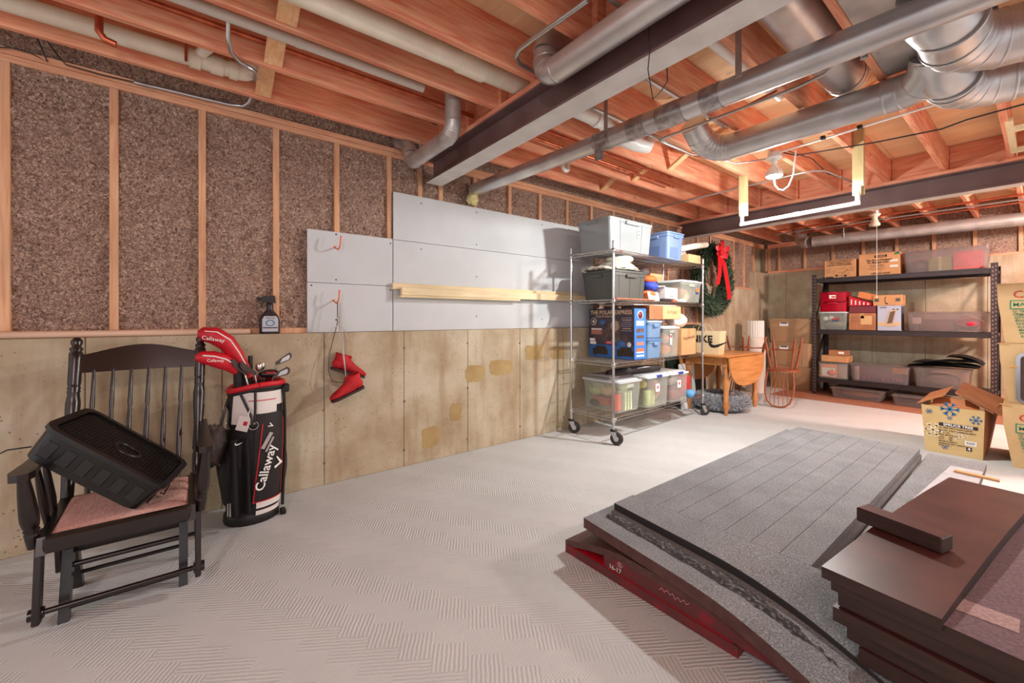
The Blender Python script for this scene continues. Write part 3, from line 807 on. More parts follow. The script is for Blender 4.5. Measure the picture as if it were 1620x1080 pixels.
hook_orange = mat('hook_orange', (236,118,76), .45)
def hook(y, z, label):
    pts = [(.0145,0,0),(.04,.002,-.012),(.07,.006,-.022),(.095,.010,-.012),(.103,.014,.012),(.100,.018,.05),(.098,.020,.075)]
    t = thing('wall_hook', label, 'hook', (0,y,z))
    b = MB(); b.tube(pts, .0055, 8); b.build('hook', hook_orange, t)
    b = MB(); b.lathe([(.009,0),(.009,.003),(.006,.005)], 10, Matrix.Translation((.0145,0,0)) @ Matrix.Rotation(R(90),4,'Y')); b.build('collar', hook_orange, t)
hook(.852,1.742,'empty orange hook on the upper small wallboard')
hook(.842,1.345,'orange hook holding the red boots by their laces')

# ---- red boots on their laces
suede = mat('red_suede', (196,26,34), .75, c2=(168,16,26), nscale=14, bump=.2)
sole_m = mat('boot_sole', (52,30,28), .7)
lace_m = mat('boot_lace', (196,190,182), .7)
lace_dark = mat('boot_lace_dark', (66,58,56), .7)
def boot(label, loc, rot):
    t = thing('boot', label, 'boot', loc, rot=rot)
    secs = [(-.020,.120,.040,.044),(-.016,.100,.042,.047),(-.010,.078,.043,.052),(.0,.055,.044,.058),(.03,.038,.045,.056),(.07,.028,.044,.043),(.11,.018,.042,.033),(.145,.010,.036,.026),(.168,.004,.022,.016),(.176,.0,.006,.006)]
    # loft rings perpendicular to the bending centre line
    cl = [Vector((s[0],0,s[1])) for s in secs]
    vs = []; n = 16
    for i, (x, z, ry, rr) in enumerate(secs):
        tn = (cl[min(i+1,len(cl)-1)]-cl[max(i-1,0)]).normalized()
        up = Vector((-tn.z,0,tn.x)) if tn.length else Vector((0,0,1))
        for j in range(n):
            a = 2*math.pi*j/n
            q = cl[i] + Vector((0,1,0))*ry*math.cos(a) + up*rr*math.sin(a)*(-1)
            q.z = max(q.z, -.012)
            vs.append(q)
    fs = [(i*n+j, i*n+(j+1)%n, (i+1)*n+(j+1)%n, (i+1)*n+j) for i in range(len(secs)-1) for j in range(n)]
    b = MB(); b.add(vs, fs, True)
    hb = blob(2, (-.026,0,.034), .042, .03, 14, 10, sx=.95, sy=.92, sz=1.15); b.add(hb.v, hb.f, True); b.build('upper', suede, t)
    b = MB(); pts = [(.175,0),(.168,.03),(.14,.041),(.09,.042),(.03,.036),(-.03,.037),(-.055,.028),(-.066,0)]
    ol = pts + [(x,-y) for x, y in pts[-2:0:-1]]
    b.prism(ol[::-1], -.028, -.008); b.build('sole', sole_m, t)
    b = MB(); b.lathe([(.043,0),(.047,.006),(.043,.012),(.036,.010)], 16, Matrix.Translation((-.021,0,.114)), caps=False, sy=1.0); b.build('collar', suede, t)
    for k in range(5):
        u = k/4; x = .012+.075*u; z = .105-.062*u
        b = MB(); b.tube([(x-.012,-.022,z-.002),(x+.010,-.008,z+.010),(x+.012,.008,z+.010),(x-.008,.022,z-.002)], .0028, 6); b.build('lace', lace_dark, t)
    b = MB(); b.cbox((.035,0,.085), (.014,.03,.09), .006, Matrix.Rotation(0,4,'Y')); b.build('tongue', suede, t)
    return t
boot('upper red suede boot hanging with its toe pointing right', (.09,.872,.842), (0, R(20), R(86))).scale = (1.08,1,.84)
boot('lower red suede boot hanging with its toe pointing left', (.185,.945,.700), (0, R(19), R(-84))).scale = (1.05,1,.84)
t = thing('boot_laces', 'knotted grey bootlaces holding the pair of boots on the hook', 'laces', (0,0,0))
hk = Vector((.095,.852,1.328))
for (pts, m_) in (([hk, (.11,.855,1.15), (.115,.862,.98)], lace_m), ([hk+Vector((0,.012,0)), (.125,.86,1.12), (.15,.875,.92), (.165,.89,.78)], lace_m), ([hk+Vector((0,-.004,0)), (.105,.845,1.18), (.10,.80,.99), (.105,.79,.96)], lace_dark), ([hk+Vector((0,.018,0)), (.13,.868,1.18), (.14,.88,.97), (.17,.885,.80)], lace_m),
    ([(.115,.853,1.16),(.14,.80,1.14),(.14,.77,1.08)], lace_m), ([(.115,.856,1.16),(.14,.89,1.12),(.14,.91,1.06)], lace_m), ([(.105,.79,.96),(.12,.78,.84),(.13,.80,.76),(.14,.86,.745),(.16,.89,.76)], lace_dark), ([(.115,.854,1.165),(.12,.842,1.21),(.115,.855,1.25),(.112,.868,1.21),(.115,.856,1.165)], lace_m)):
    b = MB(); b.tube(pts, .0028, 6); b.build('lace', m_, t)

# ---- pole on the ledge
t = thing('wooden_pole', 'long round wooden pole lying on the concrete ledge', 'pole', (.036,0,LEDGE+.0185))
b = MB(); b.tube([(0,-2.2,0),(0,-.6,0),(0,.305,0)], .018, 16); b.build('shaft', wood('pole_wood', (212,176,150), (226,194,170), 'y', knots=0), t)
b = MB(); b.tube([(0,.305,0),(0,.312,0)], .0165, 16); b.build('end_cap', mat('pole_end', (206,164,132), .6), t)

# ---- spray bottle
t = thing('spray_bottle', 'black trigger spray bottle with grey label on the concrete ledge', 'bottle', (.028,.425,LEDGE))
bl = mat('bottle_black', (36,32,34), .35)
def oval_loft(secs, n=18):
    vs = []; 
    for (z, hx, hy, p) in secs:
        for j in range(n):
            a = 2*math.pi*j/n; ca, sa = math.cos(a), math.sin(a)
            vs.append((hx*math.copysign(abs(ca)**p, ca), hy*math.copysign(abs(sa)**p, sa), z))
    m_ = len(secs)
    fs = [(i*n+j, i*n+(j+1)%n, (i+1)*n+(j+1)%n, (i+1)*n+j) for i in range(m_-1) for j in range(n)]
    b = MB(); b.add(vs, fs, True); b.add(vs[:n][::-1], [tuple(range(n))]); b.add(vs[-n:], [tuple(range(n))])
    return b
oval_loft([(0,.026,.056,.6),(.008,.029,.060,.6),(.09,.029,.060,.6),(.125,.026,.050,.7),(.15,.019,.028,.9),(.172,.015,.017,1),(.186,.014,.016,1)]).build('body', bl, t)
b = MB(); b.lathe([(.019,.184),(.019,.205),(.014,.209)], 14); b.build('cap', bl, t)
b = MB(); b.hexa([(-.013,-.055,.225),(.013,-.055,.225),(.013,.035,.209),(-.013,.035,.209),(-.012,-.055,.247),(.012,-.055,.247),(.011,.03,.262),(-.011,.03,.262)]); b.build('spray_head', bl, t)
b = MB(); b.cbox((0,-.066,.238), (.018,.022,.018), .003); b.build('nozzle', bl, t)
b = MB(); b.tube([(0,-.035,.224),(0,-.046,.200),(0,-.040,.175)], [.007,.006,.005], 8); b.build('trigger', bl, t)
b = MB(); b.prism([(-.047,.016),(.047,.016),(.047,.098),(.036,.120),(-.036,.120),(-.047,.098)], .0285, .0305, Matrix(((0,0,1,0),(1,0,0,0),(0,1,0,0),(0,0,0,1)))); lb = b.build('label', mat('label_grey', (186,184,190), .5), t)
b = MB(); b.lathe([(.027,0),(.027,.001),(.020,.0014),(.020,0)], 20, Matrix.Translation((.0305,0,.074)) @ Matrix.Rotation(R(90),4,'Y'), sx=.8, caps=False); b.build('emblem', mat('label_blue', (48,132,176), .5), lb)
b = MB(); b.cbox((.031,0,.042), (.001,.088,.008), .0003); b.build('band', mat('label_dark', (60,66,80), .5), lb)
scribble(t, dark_print, (.0312,0,.107), '+x', .05, .012, 6, 5)

# ---- glider rocking chair
ebony = mat('ebony_paint', (32,21,18), .28, c2=(22,15,13), nscale=6, spec=.6)
def align(a, b):
    a = Vector(a); b = Vector(b); d = b-a
    q = d.normalized().to_track_quat('Z','Y')
    return Matrix.Translation(a) @ q.to_matrix().to_4x4(), d.length
def turned(parent, name, a, b, prof, n=14, m=None):
    M, L_ = align(a, b)
    k = MB(); k.lathe([(r, z*L_) for r, z in prof], n, M); return k.build(name, m or ebony, parent)
t = thing('rocking_chair', 'black wooden glider rocking chair with pink seat pad by the wall', 'chair', (.76,-.21,0))
SZ = .405
b = MB(); b.prism([(-.24,-.245),(.22,-.215),(.22,.205),(-.24,.235)], SZ-.05, SZ-.012); b.build('seat', ebony, t)
b = MB(); b.cbox((.238,-.005,SZ-.03), (.04,.43,.062), .008); b.build('front_rail', ebony, t)
for s, y in ((-1,-.235),(1,.225)):
    b = MB(); b.hexa([(-.25,y-.018,SZ-.06),(.258,y+s*-.012-.014,SZ-.062),(.258,y+s*-.012+.014,SZ-.062),(-.25,y+.018,SZ-.06),(-.25,y-.018,SZ-.004),(.235,y+s*-.012-.014,SZ-.002),(.235,y+s*-.012+.014,SZ-.002),(-.25,y+.018,SZ-.004)]); b.build('side_rail', ebony, t)
pad = MB(); pad.grid(lambda u, v: Vector((-.22+.438*u, (-.225+.015*u)+(.435-.02*u)*v, SZ-.012+.03*(max(0,math.sin(math.pi*min(1,max(0,u))))**.35)*(max(0,math.sin(math.pi*v))**.3)+.003*noise.noise(Vector((u*6,v*6,2))))), 20, 20)
pad.build('seat_pad', mat('pink_ticking', (206,152,142), .9, c2=(222,178,166), nscale=160, stretch=(.2,1,1), bump=.3), t)
pp = [(.020,0),(.022,.06),(.024,.20),(.018,.22),(.024,.24),(.020,.40),(.026,.52),(.027,.60),(.021,.66),(.025,.67),(.021,.68),(.025,.69),(.021,.70),(.024,.72),(.025,.86),(.026,.90),(.020,.915),(.026,.93),(.016,.945),(.022,.965),(.022,.98),(.012,.998)]
for y in (-.245, .245):
    turned(t, 'back_post', (-.21, y*.96, SZ-.07), (-.44, y+.01, 1.115), pp)
# crest rail, bowed up in the middle
cr = MB()
def crest(u, v, side):
    y = -.232+.474*u; bow = .03*math.sin(math.pi*u)
    zb, zt = .945-.0*u, 1.03+.045*math.sin(math.pi*u)**1.4
    z = zb+(zt-zb)*v
    x = -.44+ (1.115-z)*.335 - bow + side*.011
    return Vector((x, y+.005, z))
for s in (-1,1): cr.grid(lambda u,v: crest(u if s>0 else 1-u,v,s), 16, 4)
for v in (0,1): cr.grid(lambda u,k: crest(u if v else 1-u,v,-1+2*(1-k if v else 1-k)), 16, 1)
cr.build('crest_rail', ebony, t)
for k in range(6):
    y = -.175+.068*k
    zb = 1.0
    turned(t, 'spindle', (-.205, y*.95, SZ-.02), (-.44+(1.115-.95)*.335-.02*math.sin(math.pi*(y+.2)/.4), y+.006, .955), [(.009,0),(.0115,.3),(.009,.62),(.007,.66),(.010,.70),(.007,.93),(.006,1)], 8)
for s, y in ((-1,-.272),(1,.262)):
    b = MB(); ol = [(-.33,-.018),(-.10,-.020),(.12,-.024),(.24,-.034),(.278,-.024),(.290,0),(.278,.024),(.24,.034),(.12,.024),(-.10,.020),(-.33,.018)]
    b.prism(ol, 0, .026, Matrix.Translation((0,y,.632)) @ Matrix.Rotation(R(0),4,'Z')); b.build('armrest', ebony, t)
    turned(t, 'arm_post', (.185, y*.93, SZ-.05), (.225, y, .634), [(.018,0),(.020,.1),(.022,.2),(.018,.22),(.023,.25),(.018,.28),(.023,.30),(.027,.40),(.0265,.5),(.022,.75),(.017,.95),(.017,1)])
    for xx in (.06,-.05):
        turned(t, 'arm_spindle', (xx-.03, y*.91, SZ-.03), (xx, y, .634), [(.010,0),(.015,.3),(.012,.7),(.008,1)], 8)
    # swing link and base leg frame
    b = MB(); b.cbox((0,0,0), (.045,.022,.34), .004, Matrix.Translation((.17,y*.90,.235)) @ Matrix.Rotation(R(-9),4,'Y')); b.build('swing_arm', ebony, t)
    b = MB(); b.cbox((0,0,0), (.045,.022,.30), .004, Matrix.Translation((-.13,y*.90,.25)) @ Matrix.Rotation(R(10),4,'Y')); b.build('swing_arm', ebony, t)
    yb = y*.70
    b = MB(); b.hexa([(.075,yb-.016,0),(.115,yb-.016,0),(.115,yb+.016,0),(.075,yb+.016,0),(-.03,yb-.016,.30),(.025,yb-.016,.30),(.025,yb+.016,.30),(-.03,yb+.016,.30)]); b.build('leg', ebony, t)
    b = MB(); b.hexa([(-.20,yb-.016,0),(-.16,yb-.016,0),(-.16,yb+.016,0),(-.20,yb+.016,0),(-.06,yb-.016,.30),(-.01,yb-.016,.30),(-.01,yb+.016,.30),(-.06,yb+.016,.30)]); b.build('leg', ebony, t)
    b = MB(); b.cbox((-.035,yb,.285), (.16,.034,.05), .006); b.build('side_block', ebony, t)
    b = MB(); b.tube([(.18,y*.84,.10),(.18,y*.99,.10)], .022, 10); b.build('pivot', ebony, t)
for (x, z, r_, w) in ((.085,.045,.009,.19),(.18,.10,.0105,.25),(.03,.19,.011,.19),(-.18,.06,.009,.19),(-.14,.12,.010,.24),(.005,.275,.010,.19)):
    b = MB(); b.tube([(x,-w,z),(x,w,z)], r_, 10); b.build('stretcher', ebony, t)
b = MB(); b.cbox((-.04,-.005,.24), (.02,.36,.055), .004); b.build('cross_board', ebony, t)

# ---- black plastic crate lying tilted on the chair
t = thing('plastic_crate', 'black plastic crate with mesh top lying tilted on the rocking chair', 'crate', (.822,-.262,.612), rot=(-.015,.697,1.346))
L_, W_, H_ = .46, .35, .13
crm = mat('crate_black', (24,20,18), .32, c2=(17,14,13), nscale=5)
def rrect(w, h, r, n=5):
    out = []
    for (cx, cy, a0) in ((w/2-r,h/2-r,0),(-w/2+r,h/2-r,90),(-w/2+r,-h/2+r,180),(w/2-r,-h/2+r,270)):
        for i in range(n+1):
            a = R(a0+90*i/n); out.append((cx+r*math.cos(a), cy+r*math.sin(a)))
    return out
def shell(o0, o1, z0, z1, smooth=True, b=None):
    b = b or MB(); n = len(o0)
    vs = [(x,y,z0) for x,y in o0]+[(x,y,z1) for x,y in o1]
    b.add(vs, [(i,(i+1)%n,n+(i+1)%n,n+i) for i in range(n)], smooth); return b
b = shell(rrect(L_*.93,W_*.92,.05), rrect(L_,W_,.05), -H_/2, H_/2-.012)
b.add([(x,y,-H_/2) for x,y in rrect(L_*.93,W_*.92,.05)][::-1], [tuple(range(24))])
shell(rrect(L_-.012,W_-.012,.045)[::-1], rrect(L_*.93-.012,W_*.92-.012,.045)[::-1], H_/2-.014, -H_/2+.006, True, b)
b.build('tub', crm, t)
b = shell(rrect(L_+.016,W_+.016,.056), rrect(L_+.016,W_+.016,.056), H_/2-.016, H_/2)
o1, o2 = rrect(L_+.016,W_+.016,.056), rrect(L_-.035,W_-.035,.04); n = 24
b.add([(x,y,H_/2) for x,y in o1]+[(x,y,H_/2) for x,y in o2], [(i,(i+1)%n,n+(i+1)%n,n+i) for i in range(n)])
b.add([(x,y,H_/2-.016) for x,y in o1]+[(x,y,H_/2-.016) for x,y in o2], [(i,n+i,n+(i+1)%n,(i+1)%n) for i in range(n)])
b.build('rim', crm, t)
b = MB()
for i in range(30):
    x = -(L_-.04)/2+(L_-.04)*(i+.5)/30; b.cbox((x,0,H_/2-.012), (.005,W_-.04,.004), .001)
for j in range(18):
    y = -(W_-.04)/2+(W_-.04)*(j+.5)/18; b.cbox((0,y,H_/2-.011), (L_-.04,.007,.005), .001)
b.build('mesh_top', crm, t, kind='stuff')
b = MB(); b.lathe([(.045,0),(.045,.008),(.034,.010),(.034,.004)], 20, Matrix.Translation((.02,-.01,H_/2-.012)), sx=1.3, caps=False); b.build('moulded_badge', crm, t)
for k in range(6):
    x = -.165+.066*k
    b = MB(); b.cbox((x,-W_/2*.965-.001,-.005), (.042,.006,.065), .003); b.build('rib', crm, t)
for k in range(4):
    b = MB(); b.cbox((L_/2*.967,-.105+.07*k,-.005), (.006,.045,.065), .003); b.build('rib', crm, t)
b = MB(); b.tube([(-.21,-.17,-.02),(-.25,-.20,-.05),(-.27,-.19,-.10),(-.24,-.16,-.13)], .003, 6); b.build('cord', black_pl, t)
b = MB(); b.tube([(.20,.08,.04),(.24,.06,-.01),(.25,.0,-.03),(.235,-.05,-.01)], .003, 6); b.build('cord', black_pl, t)

# ---- golf bag
GX, GY = .30, .295
t = thing('golf_bag', 'black and white golf bag with red collar standing by the rocking chair', 'golf bag', (GX,GY,0), rot=(R(-1.5), R(2.5), 0))
bagblk = mat('bag_black', (34,26,27), .6, c2=(26,20,21), nscale=12)
bagwht = mat('bag_white', (226,220,214), .55)
bagred = mat('bag_red', (200,20,36), .5)
def br(z): return .118+.016*math.sin(min(1,z/.82)*math.pi*.9)
def bp_(a, z, off=0.0): 
    r_ = br(z)+off
    return Vector((r_*.92*math.cos(a), r_*1.1*math.sin(a), z))
def bag_patch(name, m_, a0, a1, z0, z1, off=.004, skew=0.0, parent=None, n=10, bulge=0.0):
    b = MB()
    f = lambda u, v: bp_(R(a0+(a1-a0)*u+skew*v), z0+(z1-z0)*v, off+bulge*math.sin(math.pi*u)*math.sin(math.pi*v)**.6)
    b.grid(f, n, 8); b.grid(lambda u, v: f(u,v)*1.0-Vector((math.cos(R(a0+(a1-a0)*u)),math.sin(R(a0+(a1-a0)*u)),0))*(off+bulge+.002), n, 2)
    return b.build(name, m_, parent or t)
b = MB(); b.grid(lambda u, v: bp_(2*math.pi*u, .05+.75*v), 28, 14); b.build('body', bagblk, t)
b = MB(); b.lathe([(.06,0),(.128,.0),(.134,.012),(.132,.05),(.122,.066)], 24, sx=.92, sy=1.1); b.build('base', black_pl, t)
bag_patch('white_panel', bagwht, -58, 42, .60, .785, .003)
bag_patch('white_panel', bagwht, 42, 78, .70, .785, .003)
bag_patch('side_panel', bagblk, -5, 72, .10, .66, .010, bulge=.012)
bag_patch('white_stripe', bagwht, 2, 72, .10, .135, .016, skew=0)
bag_patch('white_stripe', bagwht, 2, 66, .058, .085, .012)
bag_patch('red_trim', bagred, -6, 72, .136, .142, .018); bag_patch('red_trim', bagred, -5, -3, .14, .60, .018, skew=12); bag_patch('red_trim', bagred, 60, 62, .16, .62, .018, skew=-6)
bag_patch('side_pocket', bagblk, -85, -28, .12, .50, .012, bulge=.035)
bag_patch('white_stripe', bagwht, -50, -44, .07, .36, .022, skew=4); bag_patch('red_trim', bagred, -43, -41, .07, .36, .024, skew=4); bag_patch('white_stripe', bagwht, -56, -53, .07, .34, .022, skew=4)
bag_patch('rear_pocket', bagblk, 76, 128, .10, .44, .010, bulge=.03)
b = MB(); cpts = [Vector((.122*.98*math.cos(a), .140*math.sin(a), .815+.02*math.sin(a)+.012*math.cos(2*a))) for a in [2*math.pi*i/28 for i in range(29)]]
b.tube(cpts, .016, 10, caps=False); b.build('collar', bagred, t)
b = MB(); b.tube([p-Vector((0,0,.022)) for p in cpts], .010, 8, caps=False); b.build('collar_trim', bagblk, t)
b = MB(); b.prism([(x,y) for x,y in [(.10*math.cos(2*math.pi*i/20), .118*math.sin(2*math.pi*i/20)) for i in range(20)]], .792, .80); b.build('divider', bagblk, t)
b = MB(); b.tube([(.06,.135,.80),(.05,.150,.62),(.03,.16,.40),(.05,.155,.06)], .009, 8); b.build('stand_leg', black_pl, t)
b = MB(); b.cbox((.05,.15,.79), (.04,.035,.05), .006); b.build('stand_hinge', black_pl, t)
b = MB(); b.cbox((.06,.158,.02), (.05,.03,.035), .006); b.build('foot', black_pl, t)
b = MB(); b.tube([(.10,-.09,.78),(.15,-.04,.66),(.155,-.03,.60)], .007, 8); b.build('strap', bagblk, t)
b = MB(); b.tube([(.125,-.02,.79),(.15,-.02,.70),(.15,-.02,.62)], .007, 8); b.build('strap', bagblk, t)
b = MB(); b.tube([(-.02,-.13,.76),(.03,-.17,.62),(.05,-.19,.40),(.0,-.16,.22)], .022, 10, flat=.4); b.build('shoulder_strap', bagblk, t)
fr = Matrix.Rotation(R(24),4,'Z') @ Euler((R(90),0,R(90))).to_matrix().to_4x4()
def on_bag(a, z, off): return Matrix.Translation(bp_(R(a), z, off)) @ Matrix.Rotation(R(a),4,'Z') @ Euler((R(90),0,R(90))).to_matrix().to_4x4()
def bag_text(s_, size, a, z, off, roll, m_=None, sx=1.0, bold=0.0):
    M = on_bag(a, z, off)
    text(s_, size, m_ or white_print, t, M.translation, M.to_3x3().to_4x4(), roll=R(roll), sx=sx, bold=bold)
bag_text('Callaway', .074, 15, .34, .030, 76, bold=.001)
b = MB(); b.prism([(-.035,.02),(-.024,.03),(.0,-.008),(.030,.034),(.036,.028),(.002,-.032)], 0, .001, on_bag(42,.35,.026) @ Matrix.Rotation(R(72),4,'Z')); b.build('chevron_logo', white_print, t)
bag_text('V', .040, 24, .585, .019, 62, bold=.001)
b = MB(); b.cbox((0,0,0), (.10,.022,.001), .0004, on_bag(16,.50,.022) @ Matrix.Rotation(R(62),4,'Z')); b.build('grey_stripe', mat('bag_grey', (170,164,160), .5), t)
b = MB(); b.cbox((0,0,0), (.09,.012,.001), .0004, on_bag(21,.475,.024) @ Matrix.Rotation(R(62),4,'Z')); b.build('grey_stripe', MATS['bag_grey'], t)
bag_patch('red_trim', bagred, -20, 40, .735, .740, .006)
# luggage tag
tg = MB(); tg.cbox((0,0,0), (.062,.085,.003), .001, on_bag(-24,.615,.034) @ Matrix.Rotation(R(-14),4,'Z')); tg = tg.build('luggage_tag', bagwht, t)
b = MB(); b.tube([Vector(p) for p in ((.135,-.04,.70),(.15,-.05,.68),(.155,-.055,.655))], .003, 6); b.build('loop', bagwht, tg)
b = MB(); b.cbox((.01,.004,.0018), (.02,.024,.0012), .0003, on_bag(-24,.615,.034) @ Matrix.Rotation(R(-14),4,'Z')); b.build('red_mark', bagred, tg)
b = MB(); b.tube(arc(bp_(R(-8),.60,.03), Vector((0,.024,0)), Vector((0,0,.024)), 0, 2*math.pi, 16), .0022, 6); b.build('key_ring', chrome, tg)

# towel hung from the bag
b = MB()
b.grid(lambda u, v: Vector((.145+.018*math.sin(u*9)+.012*v, -.125+.095*u+.01*v, .52-.43*v)), 14, 10)
b.grid(lambda u, v: Vector((.128+.018*math.sin(u*9)+.012*v, -.125+.095*(1-u)+.01*v, .52-.43*v)) if True else None, 14, 10)
o = b.build('golf_towel', mat('towel_black', (24,20,21), .95, bump=.3, bscale=200), None, (GX,GY,0)); tag(o, 'black towel with small white swoosh hanging on the golf bag', 'towel')
def swoosh(s_):
    p = [(.0,.28),(.03,.12),(.13,.02),(.28,.0),(.45,.05),(1.0,.36),(.48,.19),(.30,.14),(.19,.155),(.135,.21),(.13,.30),(.16,.40)]
    return [(x*s_, y*s_) for x, y in p]
b = MB(); b.prism(swoosh(.04), 0, .001, Matrix.Translation((.176,-.10,.495)) @ Euler((R(90),0,R(90))).to_matrix().to_4x4()); sw = b.build('swoosh_mark', white_print, o)

# ---- clubs and head covers
steel_sh = mat('club_steel', (196,190,186), .25, 1.0)
dark_steel = mat('club_dark', (86,72,68), .3, .8)
def club(label, base, top, head, blade):
    t = thing('golf_club', label, 'golf club', (0,0,0))
    base, top = Vector(base), Vector(top)
    b = MB(); b.tube([base, top], .0055, 8); b.build('shaft', steel_sh, t)
    if head == 'iron':
        d = Vector(blade).normalized(); up = Vector((0,0,1)); nrm = d.cross(up).normalized()
        M = Matrix((( d.x, up.x, nrm.x, top.x),(d.y, up.y, nrm.y, top.y),(d.z, up.z, nrm.z, top.z),(0,0,0,1)))
        b = MB(); b.prism([(-.008,-.004),(.010,-.006),(.070,.004),(.085,.020),(.084,.040),(.070,.052),(.03,.034),(.006,.020),(-.007,.016)], -.006, .006, M); b.build('iron_head', dark_steel, t)
        b = MB(); b.prism([(.018,.002),(.066,.009),(.075,.022),(.070,.040),(.032,.026)], .006, .0072, M); b.build('face', steel_sh, t)
    elif head == 'wood':
        blob(11, top+Vector((.0,.03,.0)), .05, .08, sx=.9, sy=1.15, sz=.55).build('wood_head', mat('wood_head', (40,24,26), .25, coat=.5), t)
        b = MB(); b.cbox((top.x+.035,top.y+.03,top.z+.01), (.03,.05,.008), .003); b.build('red_mark', bagred, t)
    else:
        b = MB(); b.lathe([(.012,0),(.017,.01),(.017,.03),(.013,.04)], 12, Matrix.Translation(top)); b.build('putter_head', steel_sh, t)
    return t
club('iron club with its blade raised highest on the right of the bag', (GX+.04,GY+.10,.78), (GX+.06,GY+.125,.93), 'iron', (.25,1,.25))
club('iron club lying low over the right side of the bag collar', (GX+.08,GY+.08,.78), (GX+.10,GY+.105,.855), 'iron', (.2,1,.12))
club('second low iron club beneath the first over the collar', (GX+.03,GY+.10,.78), (GX+.045,GY+.115,.85), 'iron', (.1,1,.05))
club('iron club nearest the red head covers, blade leaning left', (GX+.10,GY-.02,.78), (GX+.095,GY-.045,.885), 'iron', (.2,-.7,.55))
club('iron club in the middle of the bag, blade leaning left', (GX+.10,GY+.02,.78), (GX+.10,GY+.005,.88), 'iron', (.2,-.8,.35))
club('dark fairway wood resting on the bag collar', (GX+.06,GY+.06,.78), (GX+.07,GY+.055,.875), 'wood', None)
club('bright putter between the irons', (GX+.04,GY+.02,.78), (GX+.06,GY+.03,.895), 'putter', None)
club('second bright putter beside the fairway wood', (GX+.02,GY+.045,.78), (GX+.03,GY+.05,.90), 'putter', None)
b = MB(); b.tube([(GX+.02,GY-.01,.79),(GX+.02,GY-.01,.985)], .0125, 12); tag(b.build('club_grip', black_pl), 'black club grip standing upright in the bag', 'golf club')
cov = mat('cover_red', (206,22,40), .5, c2=(182,12,30), nscale=8, bump=.15)
def cover(label, pts, rs):
    t = thing('head_cover', label, 'head cover', (0,0,0))
    b = MB(); b.tube(pts, rs, 16, flat=.85); b.build('cover', cov, t)
    b = MB(); b.tube([Vector(p)+Vector((r_*.86,r_*.25,r_*.32)) for p, r_ in list(zip(pts,rs))[1:-1]], .004, 6); b.build('white_piping', white_print, t)
    return t
C1 = cover('large red club head cover standing highest over the bag', [(GX+.05,GY-.02,.86),(GX+.05,GY-.045,.92),(GX+.05,GY-.085,1.0),(GX+.055,GY-.13,1.07),(GX+.06,GY-.19,1.115),(GX+.06,GY-.245,1.125),(GX+.06,GY-.265,1.125)], [.030,.036,.046,.056,.058,.045,.02])
C2 = cover('small red club head cover below the large one', [(GX+.07,GY-.075,.90),(GX+.07,GY-.11,.94),(GX+.075,GY-.15,.965),(GX+.08,GY-.20,.985),(GX+.08,GY-.25,.995),(GX+.08,GY-.275,.995)], [.028,.040,.046,.043,.034,.016])
text('Callaway', .03, white_print, C1, (GX+.118,GY-.195,1.095), '+x', roll=R(-12))
text('Callaway', .022, white_print, C2, (GX+.125,GY-.185,.975), '+x', roll=R(-4))
for (p0, p1, l_) in (((GX+.04,GY-.03,.79),(GX+.05,GY-.03,.87),'neck'),((GX+.06,GY-.07,.79),(GX+.07,GY-.075,.91),'neck')):
    b = MB(); b.tube([p0,p1], .026, 12); b.build('neck_sock', bagblk, C1 if p1[2] < .9 else C2)

# ---- clear bag hanging on the golf bag
def crumple(c_, sx, sz, seed):
    def fn(u, v):
        x = (u-.5)*sx; z = (v-.5)*sz
        w = 1-.55*v if True else 1
        n_ = noise.noise(Vector((u*5,v*5,seed)))*.03+noise.noise(Vector((u*12,v*12,seed)))*.015
        return Vector((c_[0]+n_+.02, c_[1]+x*w+noise.noise(Vector((v*4,seed,u)))*.015, c_[2]+z+noise.noise(Vector((u*4,seed,v*3)))*.03))
    b = MB(); b.grid(fn, 26, 26, smooth=False); return b
tag(crumple((GX+.11,GY-.20,.70), .17, .24, 4).build('plastic_bag', clear_plastic('bag_clear', (240,236,232), .07, .10)), 'crumpled clear plastic bag hanging on the golf bag', 'bag')
b = blob(23, (GX+.09,GY-.19,.50), .075, .35, sx=.7, sy=.8, sz=1.7); tag(b.build('accessory_pouch', mat('pouch', (74,58,52), .55, c2=(44,34,32), nscale=18, bump=.4)), 'dark accessory pouch hanging behind the chair arm', 'pouch')
